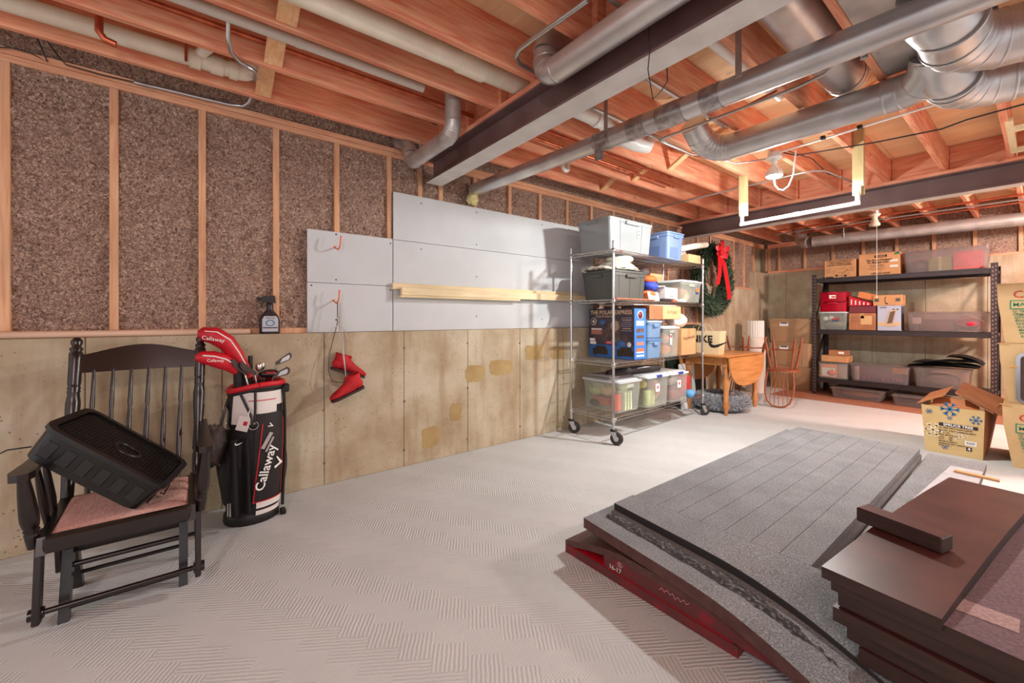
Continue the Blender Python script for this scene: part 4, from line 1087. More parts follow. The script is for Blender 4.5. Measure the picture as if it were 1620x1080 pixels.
# ================================================================== CONTAINER BUILDERS
clear_bin = clear_plastic('clear_bin', (238,240,236), .14, .15)
milky_bin = clear_plastic('milky_bin', (186,190,192), .55, .3)
clear_red = clear_plastic('clear_red', (206,22,52), .55, .15)
smoke_bin = clear_plastic('smoke_bin', (222,214,212), .13, .10)
def tote(name, label, x0, x1, y0, y1, z0, z1, m, lid=None, taper=.9, rim=.018, group=None, handle=None, ribs=0, rz=0.0, rc=.03, lip=True, lidh=.03, latch=None):
    w, d, h = x1-x0, y1-y0, z1-z0
    t = thing(name, label, 'storage bin', ((x0+x1)/2,(y0+y1)/2,z0), rz, group)
    hb = h-(lidh if lid else 0)
    o0, o1 = rrect(w*taper, d*taper, rc, 3), rrect(w-.012, d-.012, rc, 3)
    n = len(o0)
    b = shell(o0, o1, .0, hb)
    b.add([(x,y,0.0) for x,y in o0][::-1], [tuple(range(n))])
    i0, i1 = [(x*.985,y*.985) for x,y in o0], [(x*.985,y*.985) for x,y in o1]
    shell(i1[::-1], i0[::-1], hb-.001, .005, True, b)
    b.add([(x,y,.005) for x,y in i0], [tuple(range(n))])
    body = b.build('tub', m, t)
    q = MB(); r1, r2 = rrect(w, d, rc+.006, 3), rrect(w-.03, d-.03, rc, 3)
    shell(r1, r1, hb-rim, hb, True, q)
    q.add([(x,y,hb) for x,y in r1]+[(x,y,hb) for x,y in r2], [(i,(i+1)%n,n+(i+1)%n,n+i) for i in range(n)])
    q.build('rim', m if not latch else m, t)
    if lid:
        q = MB(); l1 = rrect(w+.016, d+.016, rc+.008, 3); l2 = rrect(w-.05, d-.05, rc, 3)
        shell(l1, l1, hb+.002, hb+lidh*.6, True, q); shell(l1, l2, hb+lidh*.6, hb+lidh*.62, False, q); shell(l2, [(x*.98,y*.98) for x,y in l2], hb+lidh*.62, hb+lidh, False, q)
        q.add([(x*.98,y*.98,hb+lidh) for x,y in l2], [tuple(range(n))]); q.add([(x,y,hb+.002) for x,y in l1][::-1], [tuple(range(n))])
        q.build('lid', lid, t)
    for (ax, s_) in ((handle or ())):
        q = MB()
        if ax == 'y': q.cbox((0, s_*(d/2+.004), hb-.03), (w*.3,.022,.035), .005)
        else: q.cbox((s_*(w/2+.004), 0, hb-.03), (.022,d*.3,.035), .005)
        q.build('handle', latch or m, t)
    for k in range(ribs):
        f = (k+.5)/ribs-.5
        q = MB(); q.hexa([(w/2*taper-.004,f*d*taper-.008,.02),(w/2*taper+.003,f*d*taper-.008,.02),(w/2*taper+.003,f*d*taper+.008,.02),(w/2*taper-.004,f*d*taper+.008,.02),(w/2-.012,f*d-.008,hb-.02),(w/2-.003,f*d-.008,hb-.02),(w/2-.003,f*d+.008,hb-.02),(w/2-.012,f*d+.008,hb-.02)]); q.build('rib', m, t)
    return t
def carton(name, label, x0, x1, y0, y1, z0, z1, m, rz=0.0, group=None, tape_face='-y', cat='box', tape_on=True):
    w, d, h = x1-x0, y1-y0, z1-z0
    t = thing(name, label, cat, ((x0+x1)/2,(y0+y1)/2,z0), rz, group)
    b = MB(); b.cbox((0,0,h/2-.002), (w,d,h-.004), .004); b.build('body', m, t)
    long_x = w >= d
    for s in (-1,1):
        q = MB()
        if long_x: q.cbox((0,s*d/4,h-.002), (w-.006,d/2-.003,.004), .001)
        else: q.cbox((s*w/4,0,h-.002), (w/2-.003,d-.006,.004), .001)
        q.build('flap', m, t)
    if tape_on:
        q = MB()
        if long_x: q.cbox((0,0,h+.0006), (w,.05,.0012), .0004); q.cbox((-w/2-.0006,0,h-.04), (.0012,.05,.08), .0004); q.cbox((w/2+.0006,0,h-.04), (.0012,.05,.08), .0004)
        else: q.cbox((0,0,h+.0006), (.05,d,.0012), .0004); q.cbox((0,-d/2-.0006,h-.04), (.05,.0012,.08), .0004); q.cbox((0,d/2+.0006,h-.04), (.05,.0012,.08), .0004)
        q.build('tape', tape, t)
    return t
def panel(parent, name, m, face, c_, w, h, th=.0012):
    """thin printed or stuck-on piece on a face: c_ is its centre, w across, h up"""
    q = MB()
    q.cbox(c_, {'-y': (w,th,h), '+x': (th,w,h), '+z': (w,h,th)}[face], .0003)
    return q.build(name, m, parent)
COLS = {}
def cmat(c):
    if c not in COLS: COLS[c] = mat('paint_%d_%d_%d' % c, c, .65, c2=tuple(min(255,int(k*1.1)+6) for k in c), nscale=12)
    return COLS[c]
_n = [0]
def item(name, label, cat, kind, c_, s_, colr, rz=0.0, group=None):
    _n[0] += 1
    x, y, z = c_                      # z is the base
    b = MB()
    if kind == 'box': b.cbox((0,0,s_[2]/2), s_, .006)
    elif kind == 'cyl': b.lathe([(s_[0]*.92,0),(s_[0],.004),(s_[0],s_[2]-.006),(s_[0]*.9,s_[2]),(.001,s_[2])], 18, sy=s_[1]/s_[0])
    elif kind == 'blob': b = blob(_n[0]*1.7, (0,0,s_[2]/2*.92), .5, .28, 18, 12, sx=s_[0], sy=s_[1], sz=s_[2])
    elif kind == 'ball': b = blob(_n[0], (0,0,s_[2]/2), .5, .02, 16, 10, sx=s_[0], sy=s_[1], sz=s_[2])
    elif kind == 'cloth':
        sd = _n[0]
        for k in range(4):
            b.grid(lambda u, v: Vector(((u-.5)*s_[0]*(1-.06*k), (v-.5)*s_[1]*(1-.05*k), s_[2]*(k+.9)/4*(1-.55*(abs(u-.5)*2)**5)*(1-.5*(abs(v-.5)*2)**5)+.014*noise.noise(Vector((u*6,v*6,sd+k*3))))), 14, 14)
    o = b.build(name, cmat(tuple(colr)), None, (x,y,z), (0,0,rz))
    return tag(o, label, cat, group)

# ================================================================== WIRE RACK ON CASTORS
RA = R(2.5); RK = Matrix.Translation((.205,3.175,0)) @ Matrix.Rotation(RA,4,'Z')
RD, RL = .535, 1.85
t = thing('wire_rack', 'chrome wire shelving rack on black castors beside the white wallboard', 'shelf', (.205,3.175,0), RA)
SH = (.255, .78, 1.395, 1.88)
tyre = mat('tyre', (58,52,50), .6)
for (x, y, an) in ((0,0,40),(RD,0,20),(RD,RL,60),(0,RL,10)):
    b = MB(); b.tube([(x,y,.135),(x,y,1.945)], .0125, 12)
    for k in range(68):
        z = .16+k*.026
        b.tube([(x,y,z-.002),(x,y,z+.002)], .0133, 10, caps=False)
    pst = b.build('post', chrome, t)
    q = MB(); q.lathe([(.0125,1.943),(.014,1.948),(.010,1.956),(.001,1.957)], 10, Matrix.Translation((x,y,0))); q.build('cap', chrome, pst)
    ca = Matrix.Translation((x,y,0)) @ Matrix.Rotation(R(an),4,'Z')
    q = MB(); q.lathe([(.030,.128),(.034,.134),(.034,.142),(.02,.148)], 16, ca)
    fk = q.build('castor_bumper', black_pl, t)
    q = MB()
    for s in (-1,1): q.hexa([(.016,s*.019-.002,.040),(.048,s*.019-.002,.040),(.048,s*.019+.002,.040),(.016,s*.019+.002,.040),(-.022,s*.019-.002,.124),(.028,s*.019-.002,.124),(.028,s*.019+.002,.124),(-.022,s*.019+.002,.124)], ca)
    q.cbox((.003,0,.124), (.05,.042,.008), .002, ca); q.build('castor_fork', zinc, t)
    q = MB(); q.lathe([(.020,-.014),(.056,-.014),(.062,-.009),(.062,.009),(.056,.014),(.020,.014)], 24, ca @ Matrix.Translation((.032,0,.0625)) @ Matrix.Rotation(R(90),4,'X')); wh = q.build('castor_wheel', tyre, t)
    q = MB(); q.lathe([(.001,-.0165),(.020,-.0165),(.022,-.014),(.022,.014),(.020,.0165),(.001,.0165)], 16, ca @ Matrix.Translation((.032,0,.0625)) @ Matrix.Rotation(R(90),4,'X')); q.build('hub', zinc, wh)
for z in SH:
    b = MB()
    for zz in (z-.004, z-.032):
        for (p0, p1) in (((0,.02,zz),(0,RL-.02,zz)),((RD,.02,zz),(RD,RL-.02,zz)),((.02,0,zz),(RD-.02,0,zz)),((.02,RL,zz),(RD-.02,RL,zz))):
            b.tube([p0,p1], .0034, 6)
    fr_ = b.build('shelf_frame', chrome, t)
    b = MB()
    for x in (0,RD):
        n = 46; pts = [(x, .02+(RL-.04)*i/n, z-.004 if i % 2 else z-.032) for i in range(n+1)]
        b.tube(pts, .0024, 5)
    for y in (0,RL):
        n = 14; pts = [(.02+(RD-.04)*i/n, y, z-.004 if i % 2 else z-.032) for i in range(n+1)]
        b.tube(pts, .0024, 5)
    b.build('truss_wire', chrome, fr_, kind='stuff')
    b = MB()
    for i in range(60):
        y = .03+(RL-.06)*i/59; b.tube([(0,y,z-.0025),(RD,y,z-.0025)], .0016, 4)
    for x in (RD*.25,RD*.5,RD*.75): b.tube([(x,.0,z-.0065),(x,RL,z-.0065)], .003, 5)
    b.build('deck_wire', chrome, fr_, kind='stuff')
    for (x, y) in ((0,0),(RD,0),(RD,RL),(0,RL)):
        q = MB(); q.lathe([(.017,z-.04),(.020,z-.038),(.018,z+.002),(.015,z+.004)], 12, Matrix.Translation((x,y,0))); q.build('corner_sleeve', chrome, fr_)
b = MB(); b.cbox((RD+.005,.12,1.862), (.003,.05,.016), .001); b.build('badge', mat('badge_red', (130,40,36), .4), t)

# ---- top shelf
T1 = 1.885
t = tote('clear_tote', 'large milky upside-down looking tote on the rack top shelf', .215, .655, 3.24, 3.99, T1, 2.222, milky_bin, None, .9, .03, handle=(('x',1),('y',-1)), ribs=2)
t['label'] = 'large milky plastic tote, biggest bin on the rack top shelf'
panel(t, 'label_sticker', white_print, '+x', (.214,.12,.22), .055, .085)
panel(t, 'label_print', mat('print_red', (170,60,60), .6), '+x', (.2152,.12,.24), .03, .012); panel(t, 'label_print', mat('print_grey', (120,118,118), .6), '+x', (.2152,.12,.205), .04, .02)
tblue = mat('tote_blue', (122,146,190), .4)
t = tote('blue_tote', 'light blue plastic tote on the rack top shelf', .27, .64, 4.31, 4.66, T1, 2.222, tblue, tblue, .86, .03, handle=(('x',1),('y',-1)), ribs=0)
panel(t, 'recess', mat('tote_blue_d', (104,128,174), .45), '+x', (.166,-.03,.13), .16, .19, .006)
panel(t, 'recess', MATS['tote_blue_d'], '-y', (-.02,-.158,.12), .17, .16, .006)
t = carton('carton', 'small open carton on the far end of the rack top shelf', .36, .66, 4.72, 5.0, T1, 1.985, carton_pale, tape_on=False)
item('paper_stack', 'folded white paper packet lying over the small open carton', 'paper', 'box', (.42,4.80,1.986), (.20,.20,.05), (228,224,206), .3)
t = thing('birch_roll', 'white birch-bark roll sticking out beside the red bow', 'roll', (.60,4.74,2.062), rot=(R(11),0,R(-4)))
b = MB(); b.tube([(0,-.12,0),(0,.15,.004),(0,.46,.0)], .036, 14); b.build('roll', mat('birch', (232,228,212), .7, c2=(120,112,100), nscale=16, stretch=(1,6,1), sharp=(.58,.74)), t)
b = MB(); b.tube([(0,.457,0),(0,.463,0)], .030, 14); b.build('roll_end', mat('birch_end', (206,190,160), .8), t)
item('white_bag', 'white plastic carrier lying against the birch roll', 'bag', 'blob', (.40,4.98,1.986), (.16,.14,.12), (236,234,228))

# ---- second shelf
T2 = 1.40
tdark = mat('tote_dark', (78,80,76), .45)
t = tote('dark_tote', 'dark grey-green lidded tote on the second rack shelf', .235, .665, 3.30, 3.86, T2, 1.705, tdark, tdark, .9, .03, handle=(('y',-1),('x',1)), ribs=3)
item('towel_pile', 'crumpled cream towels piled on the dark grey-green tote', 'towels', 'cloth', (.45,3.62,1.708), (.36,.42,.11), (226,220,204))
item('towel', 'cream towel draped at the left of the pile on the dark tote', 'towel', 'cloth', (.40,3.42,1.708), (.34,.22,.05), (218,210,192), .2)
item('towel', 'bunched cream towel on the very top of the pile', 'towel', 'blob', (.46,3.66,1.80), (.26,.32,.09), (230,226,212))
item('team_cloth', 'bright orange bundled cloth right of the dark tote', 'cloth', 'blob', (.55,4.05,1.60), (.16,.18,.10), (222,92,32))
item('team_cloth', 'bright blue bundled cloth under the orange cloth', 'cloth', 'blob', (.58,4.06,1.50), (.18,.22,.12), (44,64,170))
item('team_cloth', 'small orange fold of cloth below the blue bundle', 'cloth', 'blob', (.59,4.00,1.44), (.14,.18,.08), (220,104,50))
item('knitted_cap', 'dark knitted cap on top of the bright cloth bundle', 'cap', 'blob', (.50,4.03,1.68), (.14,.15,.10), (62,48,46))
item('storage_block', 'plain cardboard block under the bright cloth bundle', 'box', 'box', (.46,4.05,T2), (.24,.26,.10), (150,120,96))
t = thing('calendar', 'white gridded calendar page leaning at the shelf front', 'calendar', (.655,4.01,T2+.004), rot=(0,R(-14),0))
b = MB(); b.cbox((0,0,.05), (.003,.20,.10), .0005); b.build('page', white_print, t)
b = MB()
for k in range(6):
    for j in range(4): b.cbox((.0018,-.08+.032*k,.02+.02*j), (.0006,.014,.008), .0001)
b.build('grid_print', mat('print_grey', (120,118,118), .6), t, kind='stuff')
b = MB(); b.cbox((.0018,.0,.085), (.0006,.03,.012), .0001); b.build('red_mark', red_print, t)
t = carton('white_box', 'small white box between the calendar and the clear tote', .50, .69, 4.17, 4.42, T2+.03, 1.555, mat('box_white', (226,224,222), .6), tape_on=False)
panel(t, 'print_line', black_print, '+x', (.0955,.0,.03), .09, .006)
item('loose_papers', 'sheets of white paper leaning over the small white box', 'papers', 'box', (.58,4.20,1.557), (.16,.30,.012), (232,232,230), .5)
item('hand_tool', 'black tool lying on the second shelf front', 'tool', 'box', (.66,4.22,T2), (.05,.20,.025), (38,32,34), .1)
item('hand_tool_grip', 'orange-handled tool end beside the black tool', 'tool', 'box', (.66,4.40,T2), (.035,.09,.02), (232,96,60), .1)
item('paper_card', 'small white card lying by the clear tote on the second shelf', 'card', 'box', (.655,4.52,T2), (.09,.16,.03), (224,222,220))
item('folder', 'orange folder lying along the second shelf front', 'folder', 'box', (.705,3.60,T2), (.035,.62,.012), (206,112,80), -.03)
item('black_bag', 'black plastic bag behind the white box', 'bag', 'blob', (.42,4.30,T2), (.20,.22,.28), (40,36,38))
lidw = mat('lid_pale', (214,220,224), .4)
t = tote('clear_tote', 'clear lidded tote with brown contents beneath the small open carton', .30, .70, 4.50, 4.96, T2, 1.665, clear_bin, lidw, .9, .02, handle=(('x',1),))
panel(t, 'label_sticker', mat('sticker_orange', (220,120,60), .5), '+x', (.196,.12,.15), .06, .045); panel(t, 'label_sticker', mat('sticker_blue', (60,60,140), .5), '+x', (.196,.12,.115), .06, .02)
item('brown_decoration', 'brown wicker decoration inside the clear tote on the second shelf', 'decoration', 'blob', (.50,4.66,T2+.01), (.26,.22,.22), (150,106,66))
item('brown_decoration', 'tan wrapped decoration inside the clear tote near its label', 'decoration', 'blob', (.50,4.82,T2+.01), (.24,.18,.18), (196,170,132))
item('egg_ornament', 'pale green ornament at the bottom of the clear tote', 'ornament', 'ball', (.64,4.60,T2+.008), (.05,.09,.04), (150,200,190))
b = carton('carton', 'flat carton behind the clear tote on the second shelf', .22, .30, 4.30, 4.75, T2, 1.77, carton_pale, tape_on=False)

# ---- third shelf: train set box and its neighbours
T3 = .785
tb = mat('train_box_blue', (38,62,110), .45, c2=(30,44,84), nscale=4)
t = thing('train_set_box', 'tall blue boxed train set with a title in gold letters', 'box', (.42,3.655,T3))
b = MB(); b.cbox((0,0,.265), (.60,.205,.53), .003); b.build('body', tb, t)
F_ = -.1030
panel(t, 'printed_sky', mat('train_print_dark', (58,48,66), .5, c2=(92,74,80), nscale=9), '-y', (0,F_,.335), .585, .38)
panel(t, 'printed_floor', mat('train_print_blue', (44,104,180), .5), '-y', (0,F_,.07), .585, .135)
text('THE POLAR EXPRESS', .060, mat('gold_print', (240,206,160), .5), t, (0,F_-.0012,.487), '-y', bold=.0006)
text('G GAUGE TRAIN SET', .026, MATS['gold_print'], t, (-.08,F_-.0012,.445), '-y')
# plain picture of a dark engine and pale coaches
dk = mat('train_print_engine', (118,92,84), .5, c2=(66,50,50), nscale=30); lt = mat('train_print_coach', (176,120,104), .5)
for (x, z, r_) in ((.06,.345,.088),(.06,.345,.056)):
    q = MB(); q.lathe([(r_,0),(r_,.001),(r_*.96,.0016),(.001,.0018)], 24, Matrix.Translation((x,F_-.0008-.001*(r_<.06),z)) @ Matrix.Rotation(R(90),4,'X')); q.build('printed_boiler', dk if r_ > .06 else mat('train_print_face', (170,146,128), .5), t)
panel(t, 'printed_cab', dk, '-y', (.02,F_-.0006,.27), .16, .13); panel(t, 'printed_pilot', dk, '-y', (.06,F_-.0006,.20), .13, .05)
for k in range(6): panel(t, 'printed_bar', MATS['train_print_face'], '-y', (.02+.016*k,F_-.0013,.205), .004, .045)
panel(t, 'printed_coach', lt, '-y', (-.19,F_-.0008,.275), .15, .05); panel(t, 'printed_roof', white_print, '-y', (-.19,F_-.0009,.308), .15, .014); panel(t, 'printed_coach', dk, '-y', (-.09,F_-.0008,.265), .06, .075)
for (x, z, r_, m_) in ((-.235,.39,.040,white_print),(-.235,.39,.033,mat('lion_maroon', (110,40,44), .5)),(-.235,.39,.016,white_print),(-.115,.385,.044,mat('oval_blue', (70,110,170), .5))):
    q = MB(); q.lathe([(r_,0),(r_,.001),(.001,.0012)], 20, Matrix.Translation((x,F_-.001-.0006*(.05-r_)/.02,z)) @ Matrix.Rotation(R(90),4,'X'), sy=1.0 if x < -.2 else .62); q.build('emblem', m_, t)
panel(t, 'price_sticker', white_print, '-y', (-.25,F_-.001,.19), .075, .03); panel(t, 'price_sticker', white_print, '-y', (-.24,F_-.001,.155), .085, .03)
text('ONLY AT', .022, white_print, t, (.0,F_-.0022,.165), '-y'); panel(t, 'red_banner', mat('banner_red', (196,50,70), .5), '-y', (0,F_-.001,.165), .12, .032)
q = MB(); q.lathe([(.06,0),(.06,.001),(.001,.0012)], 22, Matrix.Translation((.135,F_-.001,.16)) @ Matrix.Rotation(R(90),4,'X'), sy=.62); q.build('printed_oval', MATS['oval_blue'], t)
q = MB(); q.lathe([(.026,0),(.026,.001),(.001,.0012)], 18, Matrix.Translation((.24,F_-.001,.155)) @ Matrix.Rotation(R(90),4,'X')); q.build('price_dot', white_print, t)
for k in range(7): panel(t, 'printed_line', MATS['gold_print'] if k in (1,5) else mat('print_line', (150,160,190), .5), '-y', (.21,F_-.001,.43-.022*k), .13-.012*(k % 3), .006)
win = mat('window_dark', (52,40,36), .4)
for x in (-.14, .19):
    q = MB(); q.prism([(-.10,-.05),(-.04,-.05),(-.03,-.04),(.10,-.045),(.105,.01),(.085,.02),(.08,.05),(-.05,.052),(-.06,.03),(-.105,.02)], 0, .002, Matrix.Translation((x,F_-.0005,.075)) @ Matrix.Rotation(R(90),4,'X')); q.build('cut_out_window', win, t)
side = mat('train_side_blue', (58,120,196), .45)
panel(t, 'printed_side', side, '+x', (.3006,0,.265), .198, .52)
q = MB(); q.lathe([(.048,0),(.048,.001),(.001,.0012)], 20, Matrix.Translation((.3012,.0,.46)) @ Matrix.Rotation(R(90),4,'Y')); q.build('emblem', white_print, t)
q = MB(); q.lathe([(.038,0),(.038,.001),(.001,.0012)], 20, Matrix.Translation((.3022,.0,.46)) @ Matrix.Rotation(R(90),4,'Y')); q.build('emblem', MATS['lion_maroon'], t)
for (z, m_, h_) in ((.375,white_print,.05),(.30,dk,.04),(.235,dk,.03),(.165,lt,.035),(.10,mat('coach_orange', (190,110,70), .5),.035),(.075,white_print,.012),(.04,white_print,.02)):
    panel(t, 'printed_item', m_, '+x', (.3014,.0,z), .13, h_)
bl1 = clear_plastic('blue_bin', (150,186,222), .55, .2)
t = tote('blue_bin', 'lower small blue lidded bin right of the train set box', .36, .72, 3.79, 4.07, T3, 1.0, bl1, mat('lid_blue', (92,130,176), .4), .9, .02, handle=(('x',1),))
t = tote('blue_bin', 'upper small blue lidded bin right of the train set box', .37, .72, 3.79, 4.07, 1.003, 1.195, bl1, mat('lid_greyblue', (166,184,204), .4), .9, .02, handle=(('x',1),))
t = tote('clear_tote', 'tall clear tote with gourds on the third rack shelf', .34, .72, 4.09, 4.42, T3, 1.125, clear_bin, mat('lid_white', (226,230,232), .4), .92, .02, handle=(('x',1),))
panel(t, 'label_sticker', white_print, '+x', (.187,-.02,.19), .04, .12); panel(t, 'label_mark', red_print, '+x', (.1878,-.02,.225), .03, .03)
item('gourd', 'orange gourd at the bottom of the tall clear tote', 'gourd', 'blob', (.58,4.28,T3+.01), (.16,.16,.12), (214,128,52))
item('gourd', 'pinkish gourd above the orange one in the tall clear tote', 'gourd', 'blob', (.57,4.28,T3+.135), (.15,.15,.13), (196,134,104))
item('dried_leaves', 'tan dried leaves along the left side of the tall clear tote', 'leaves', 'blob', (.52,4.17,T3+.01), (.22,.10,.28), (176,142,98))
t = carton('carton', 'worn carton with handwriting lying on the small bins', .36, .72, 3.82, 4.44, 1.198, 1.345, carton_brown)
panel(t, 'pale_side', carton_pale, '+x', (.1806,.12,.075), .36, .14); scribble(t, dark_print, (.1822,.12,.08), '+x', .20, .05, 9, 3)
b = MB(); b.cbox((.50,3.98,1.352), (.40,.80,.010), .003); tag(b.build('white_board', mat('board_cream', (236,222,206), .6)), 'flat cream board lying on top of the worn carton', 'board')
t = carton('carton', 'tall carton marked yearbooks at the third shelf end', .38, .72, 4.45, 4.77, T3, 1.09, carton_tan)
text('Yearbooks', .062, dark_print, t, (.1712,0,.20), '+x', roll=R(6))
item('white_bag', 'crumpled white plastic bag on the yearbooks carton', 'bag', 'blob', (.56,4.61,1.093), (.24,.26,.19), (222,220,216))

# ---- bottom shelf
T4 = .26
t = tote('clear_tote', 'big clear bin of cloths and books at the rack bottom left', .20, .685, 3.345, 3.745, T4, .585, clear_bin, mat('lid_grey', (196,200,204), .4), .88, .02, handle=(('x',1),('y',-1)))
for (nm, lb, ct, kd, c_, s_, cl) in (
    ('book', 'orange book standing at the near corner of the big clear bin', 'book', 'box', (.60,3.42,T4+.01), (.05,.10,.17), (226,92,48)),
    ('book', 'first pale green book in the big clear bin', 'book', 'box', (.60,3.50,T4+.01), (.12,.03,.19), (206,216,176)),
    ('book', 'second pale green book in the big clear bin', 'book', 'box', (.60,3.545,T4+.01), (.12,.03,.18), (196,208,166)),
    ('book', 'third pale green book in the big clear bin', 'book', 'box', (.60,3.59,T4+.01), (.12,.03,.19), (214,222,190)),
    ('green_cloth', 'pale green cloth on top at the right of the big clear bin', 'cloth', 'blob', (.55,3.60,T4+.20), (.18,.20,.10), (210,218,160)),
    ('green_cloth', 'sage green cloth at the far left of the big clear bin', 'cloth', 'blob', (.34,3.44,T4+.14), (.22,.16,.13), (170,178,132)),
    ('tan_cloth', 'tan cloth in the middle of the big clear bin', 'cloth', 'blob', (.47,3.44,T4+.15), (.18,.16,.13), (190,160,124)),
    ('red_box', 'brick red box lying in the big clear bin', 'box', 'box', (.40,3.50,T4+.04), (.22,.18,.08), (190,92,64)),
    ('dark_pouch', 'dark pouch at the bottom left of the big clear bin', 'pouch', 'blob', (.32,3.44,T4+.008), (.16,.14,.09), (74,58,52))):
    item(nm, lb, ct, kd, c_, s_, cl)
b = MB(); b.cbox((.40,3.55,.599), (.34,.40,.022), .008); tag(b.build('dark_tray', mat('tray_grey', (104,98,96), .45)), 'dark grey tray lying on the big clear bin', 'tray')
def latch_bin(lbl, y0, y1, contents):
    t = tote('latched_bin', lbl, .33, .71, y0, y1, T4, .60, clear_bin, mat('lid_white', (226,230,232), .4), .92, .018)
    q = MB(); q.cbox((.195,0,.325), (.02,.10,.03), .006); q.build('latch', mat('latch_blue', (50,70,160), .4), t)
    panel(t, 'label_sticker', white_print, '+x', (.188,-.02,.20), .075, .085); panel(t, 'label_mark', red_print, '+x', (.1886,-.02,.205), .03, .03)
    for k in contents: item(*k)
latch_bin('latched clear bin of flowers and candles, middle of the bottom shelf', 3.80, 4.22, (
    ('candle', 'first pale green candle in the middle latched bin', 'candle', 'cyl', (.63,3.90,T4+.01), (.04,.04,.16), (214,216,150)),
    ('candle', 'second pale green candle in the middle latched bin', 'candle', 'cyl', (.63,3.98,T4+.01), (.04,.04,.16), (206,210,140)),
    ('silk_flower', 'yellow silk flower in the middle latched bin', 'flower', 'blob', (.60,3.87,T4+.19), (.11,.11,.10), (226,202,110)),
    ('brown_bundle', 'terracotta bundle at the right in the middle latched bin', 'bundle', 'blob', (.57,4.08,T4+.01), (.22,.16,.27), (196,140,112))))
latch_bin('latched clear bin with dark red contents at the bottom shelf end', 4.25, 4.63, (
    ('red_garland', 'dark red garland at the bottom of the end latched bin', 'garland', 'blob', (.56,4.46,T4+.01), (.24,.26,.16), (150,66,70)),
    ('pale_wrap', 'pale tissue wrapping on top in the end latched bin', 'tissue', 'blob', (.55,4.42,T4+.17), (.24,.26,.12), (196,176,176))))
t = thing('tripod_bag', 'black tripod in its bag lying across the bins', 'tripod', (.50,3.86,.632), rot=(R(3),0,R(-14)))
b = MB(); b.tube([(0,-.36,0),(0,-.2,.0),(0,.1,.004),(0,.36,.0)], [.042,.05,.045,.036], 12, flat=.7); b.build('bag', mat('bag_nylon', (34,30,32), .6, bump=.4, bscale=20), t)
b = MB(); b.tube([(.03,.02,.03),(.045,.10,.035),(.03,.20,.03)], .006, 8); b.build('strap_buckle', chrome, t)
b = MB(); b.tube([(.01,-.36,.0),(.04,-.30,.02),(.05,-.15,.03)], .012, 8); b.build('leg', black_pl, t)
item('toy', 'small blue and white toy at the bottom shelf end', 'toy', 'blob', (.66,4.74,T4), (.10,.12,.10), (84,150,200))
item('red_box', 'red box standing behind the small blue toy', 'box', 'box', (.52,4.80,T4), (.14,.16,.24), (176,44,48))
# ================================================================== WREATH, TABLE AND FAR CORNER
t = thing('wreath', 'large green pine wreath hanging on the wall behind the wire rack', 'wreath', (.20,6.20,1.79))
rr = random.Random(5)
vs = []; fs = []
for k in range(6500):
    a = rr.uniform(0, 2*math.pi); b_ = rr.uniform(0, 2*math.pi); q = .13*math.sqrt(rr.random())
    p = Vector((math.sin(b_)*q*.8, (.42+math.cos(b_)*q)*math.cos(a), (.42+math.cos(b_)*q)*math.sin(a)))
    d = Vector((rr.uniform(.0,1.0), math.cos(a)*rr.uniform(-.4,1.2)-math.sin(a)*.7, math.sin(a)*rr.uniform(-.4,1.2)+math.cos(a)*.7)).normalized()*rr.uniform(.05,.095)
    w = d.cross(Vector((rr.uniform(-1,1),rr.uniform(-1,1),rr.uniform(-1,1)))).normalized()*.007
    n = len(vs); vs += [p-w, p+w, p+d*.6+w*.8, p+d, p+d*.6-w*.8]; fs += [(n,n+1,n+2,n+3,n+4)]
b = MB(); b.add(vs, fs); b.build('needles', mat('pine', (38,58,40), .7, c2=(70,92,66), nscale=30), t, kind='stuff')
b = MB(); b.tube([Vector((0,.42*math.cos(a),.42*math.sin(a))) for a in [2*math.pi*i/32 for i in range(33)]], .05, 8, caps=False); b.build('ring', mat('pine_core', (30,40,28), .9), t)
rib = mat('ribbon_red', (206,20,34), .4)
bow = MB()
def ribbon(pts, w, wd):
    pts = [Vector(p) for p in pts]; wd = Vector(wd).normalized()*w/2
    vs = []; 
    for p in pts: vs += [p-wd, p+wd]
    bow.add(vs, [(2*i,2*i+1,2*i+3,2*i+2) for i in range(len(pts)-1)], True)
    bow.add([v+Vector((.003,0,0)) for v in vs], [(2*i,2*i+2,2*i+3,2*i+1) for i in range(len(pts)-1)], True)
B0 = Vector((.16,-.13,.36))
for s, k in ((-1,1.0),(1,1.0)):
    ribbon([B0, B0+Vector((.05,s*.07,.06)), B0+Vector((.09,s*.15,.075)), B0+Vector((.06,s*.19,.03)), B0+Vector((.07,s*.14,-.03)), B0+Vector((.04,s*.06,-.02)), B0], .09, (0,.25*s,1))
ribbon([B0, B0+Vector((.05,.0,.09)), B0+Vector((.06,.02,.17)), B0+Vector((.03,.05,.20)), B0+Vector((.04,.06,.12)), B0], .09, (0,1,.1))
ribbon([B0, B0+Vector((.05,-.05,-.12)), B0+Vector((.07,-.10,-.30)), B0+Vector((.06,-.14,-.46))], .11, (0,1,.1))
ribbon([B0, B0+Vector((.06,.06,-.15)), B0+Vector((.07,.12,-.38)), B0+Vector((.08,.16,-.56)), B0+Vector((.08,.17,-.66))], .12, (0,1,.25))
bw = bow.build('bow', rib, t)
b = MB(); b.cbox((B0.x+.05,B0.y,B0.z+.01), (.05,.07,.08), .012); b.build('knot', rib, bw)

honey = wood('honey_oak', (188,122,66), (214,152,92), 'y', knots=.05, rough=.35, grain=6)
honey_z = wood('honey_oak_z', (178,112,62), (206,142,88), 'z', knots=0, rough=.35)
cherry = mat('chair_wood', (156,86,54), .4, c2=(140,72,46), nscale=8)
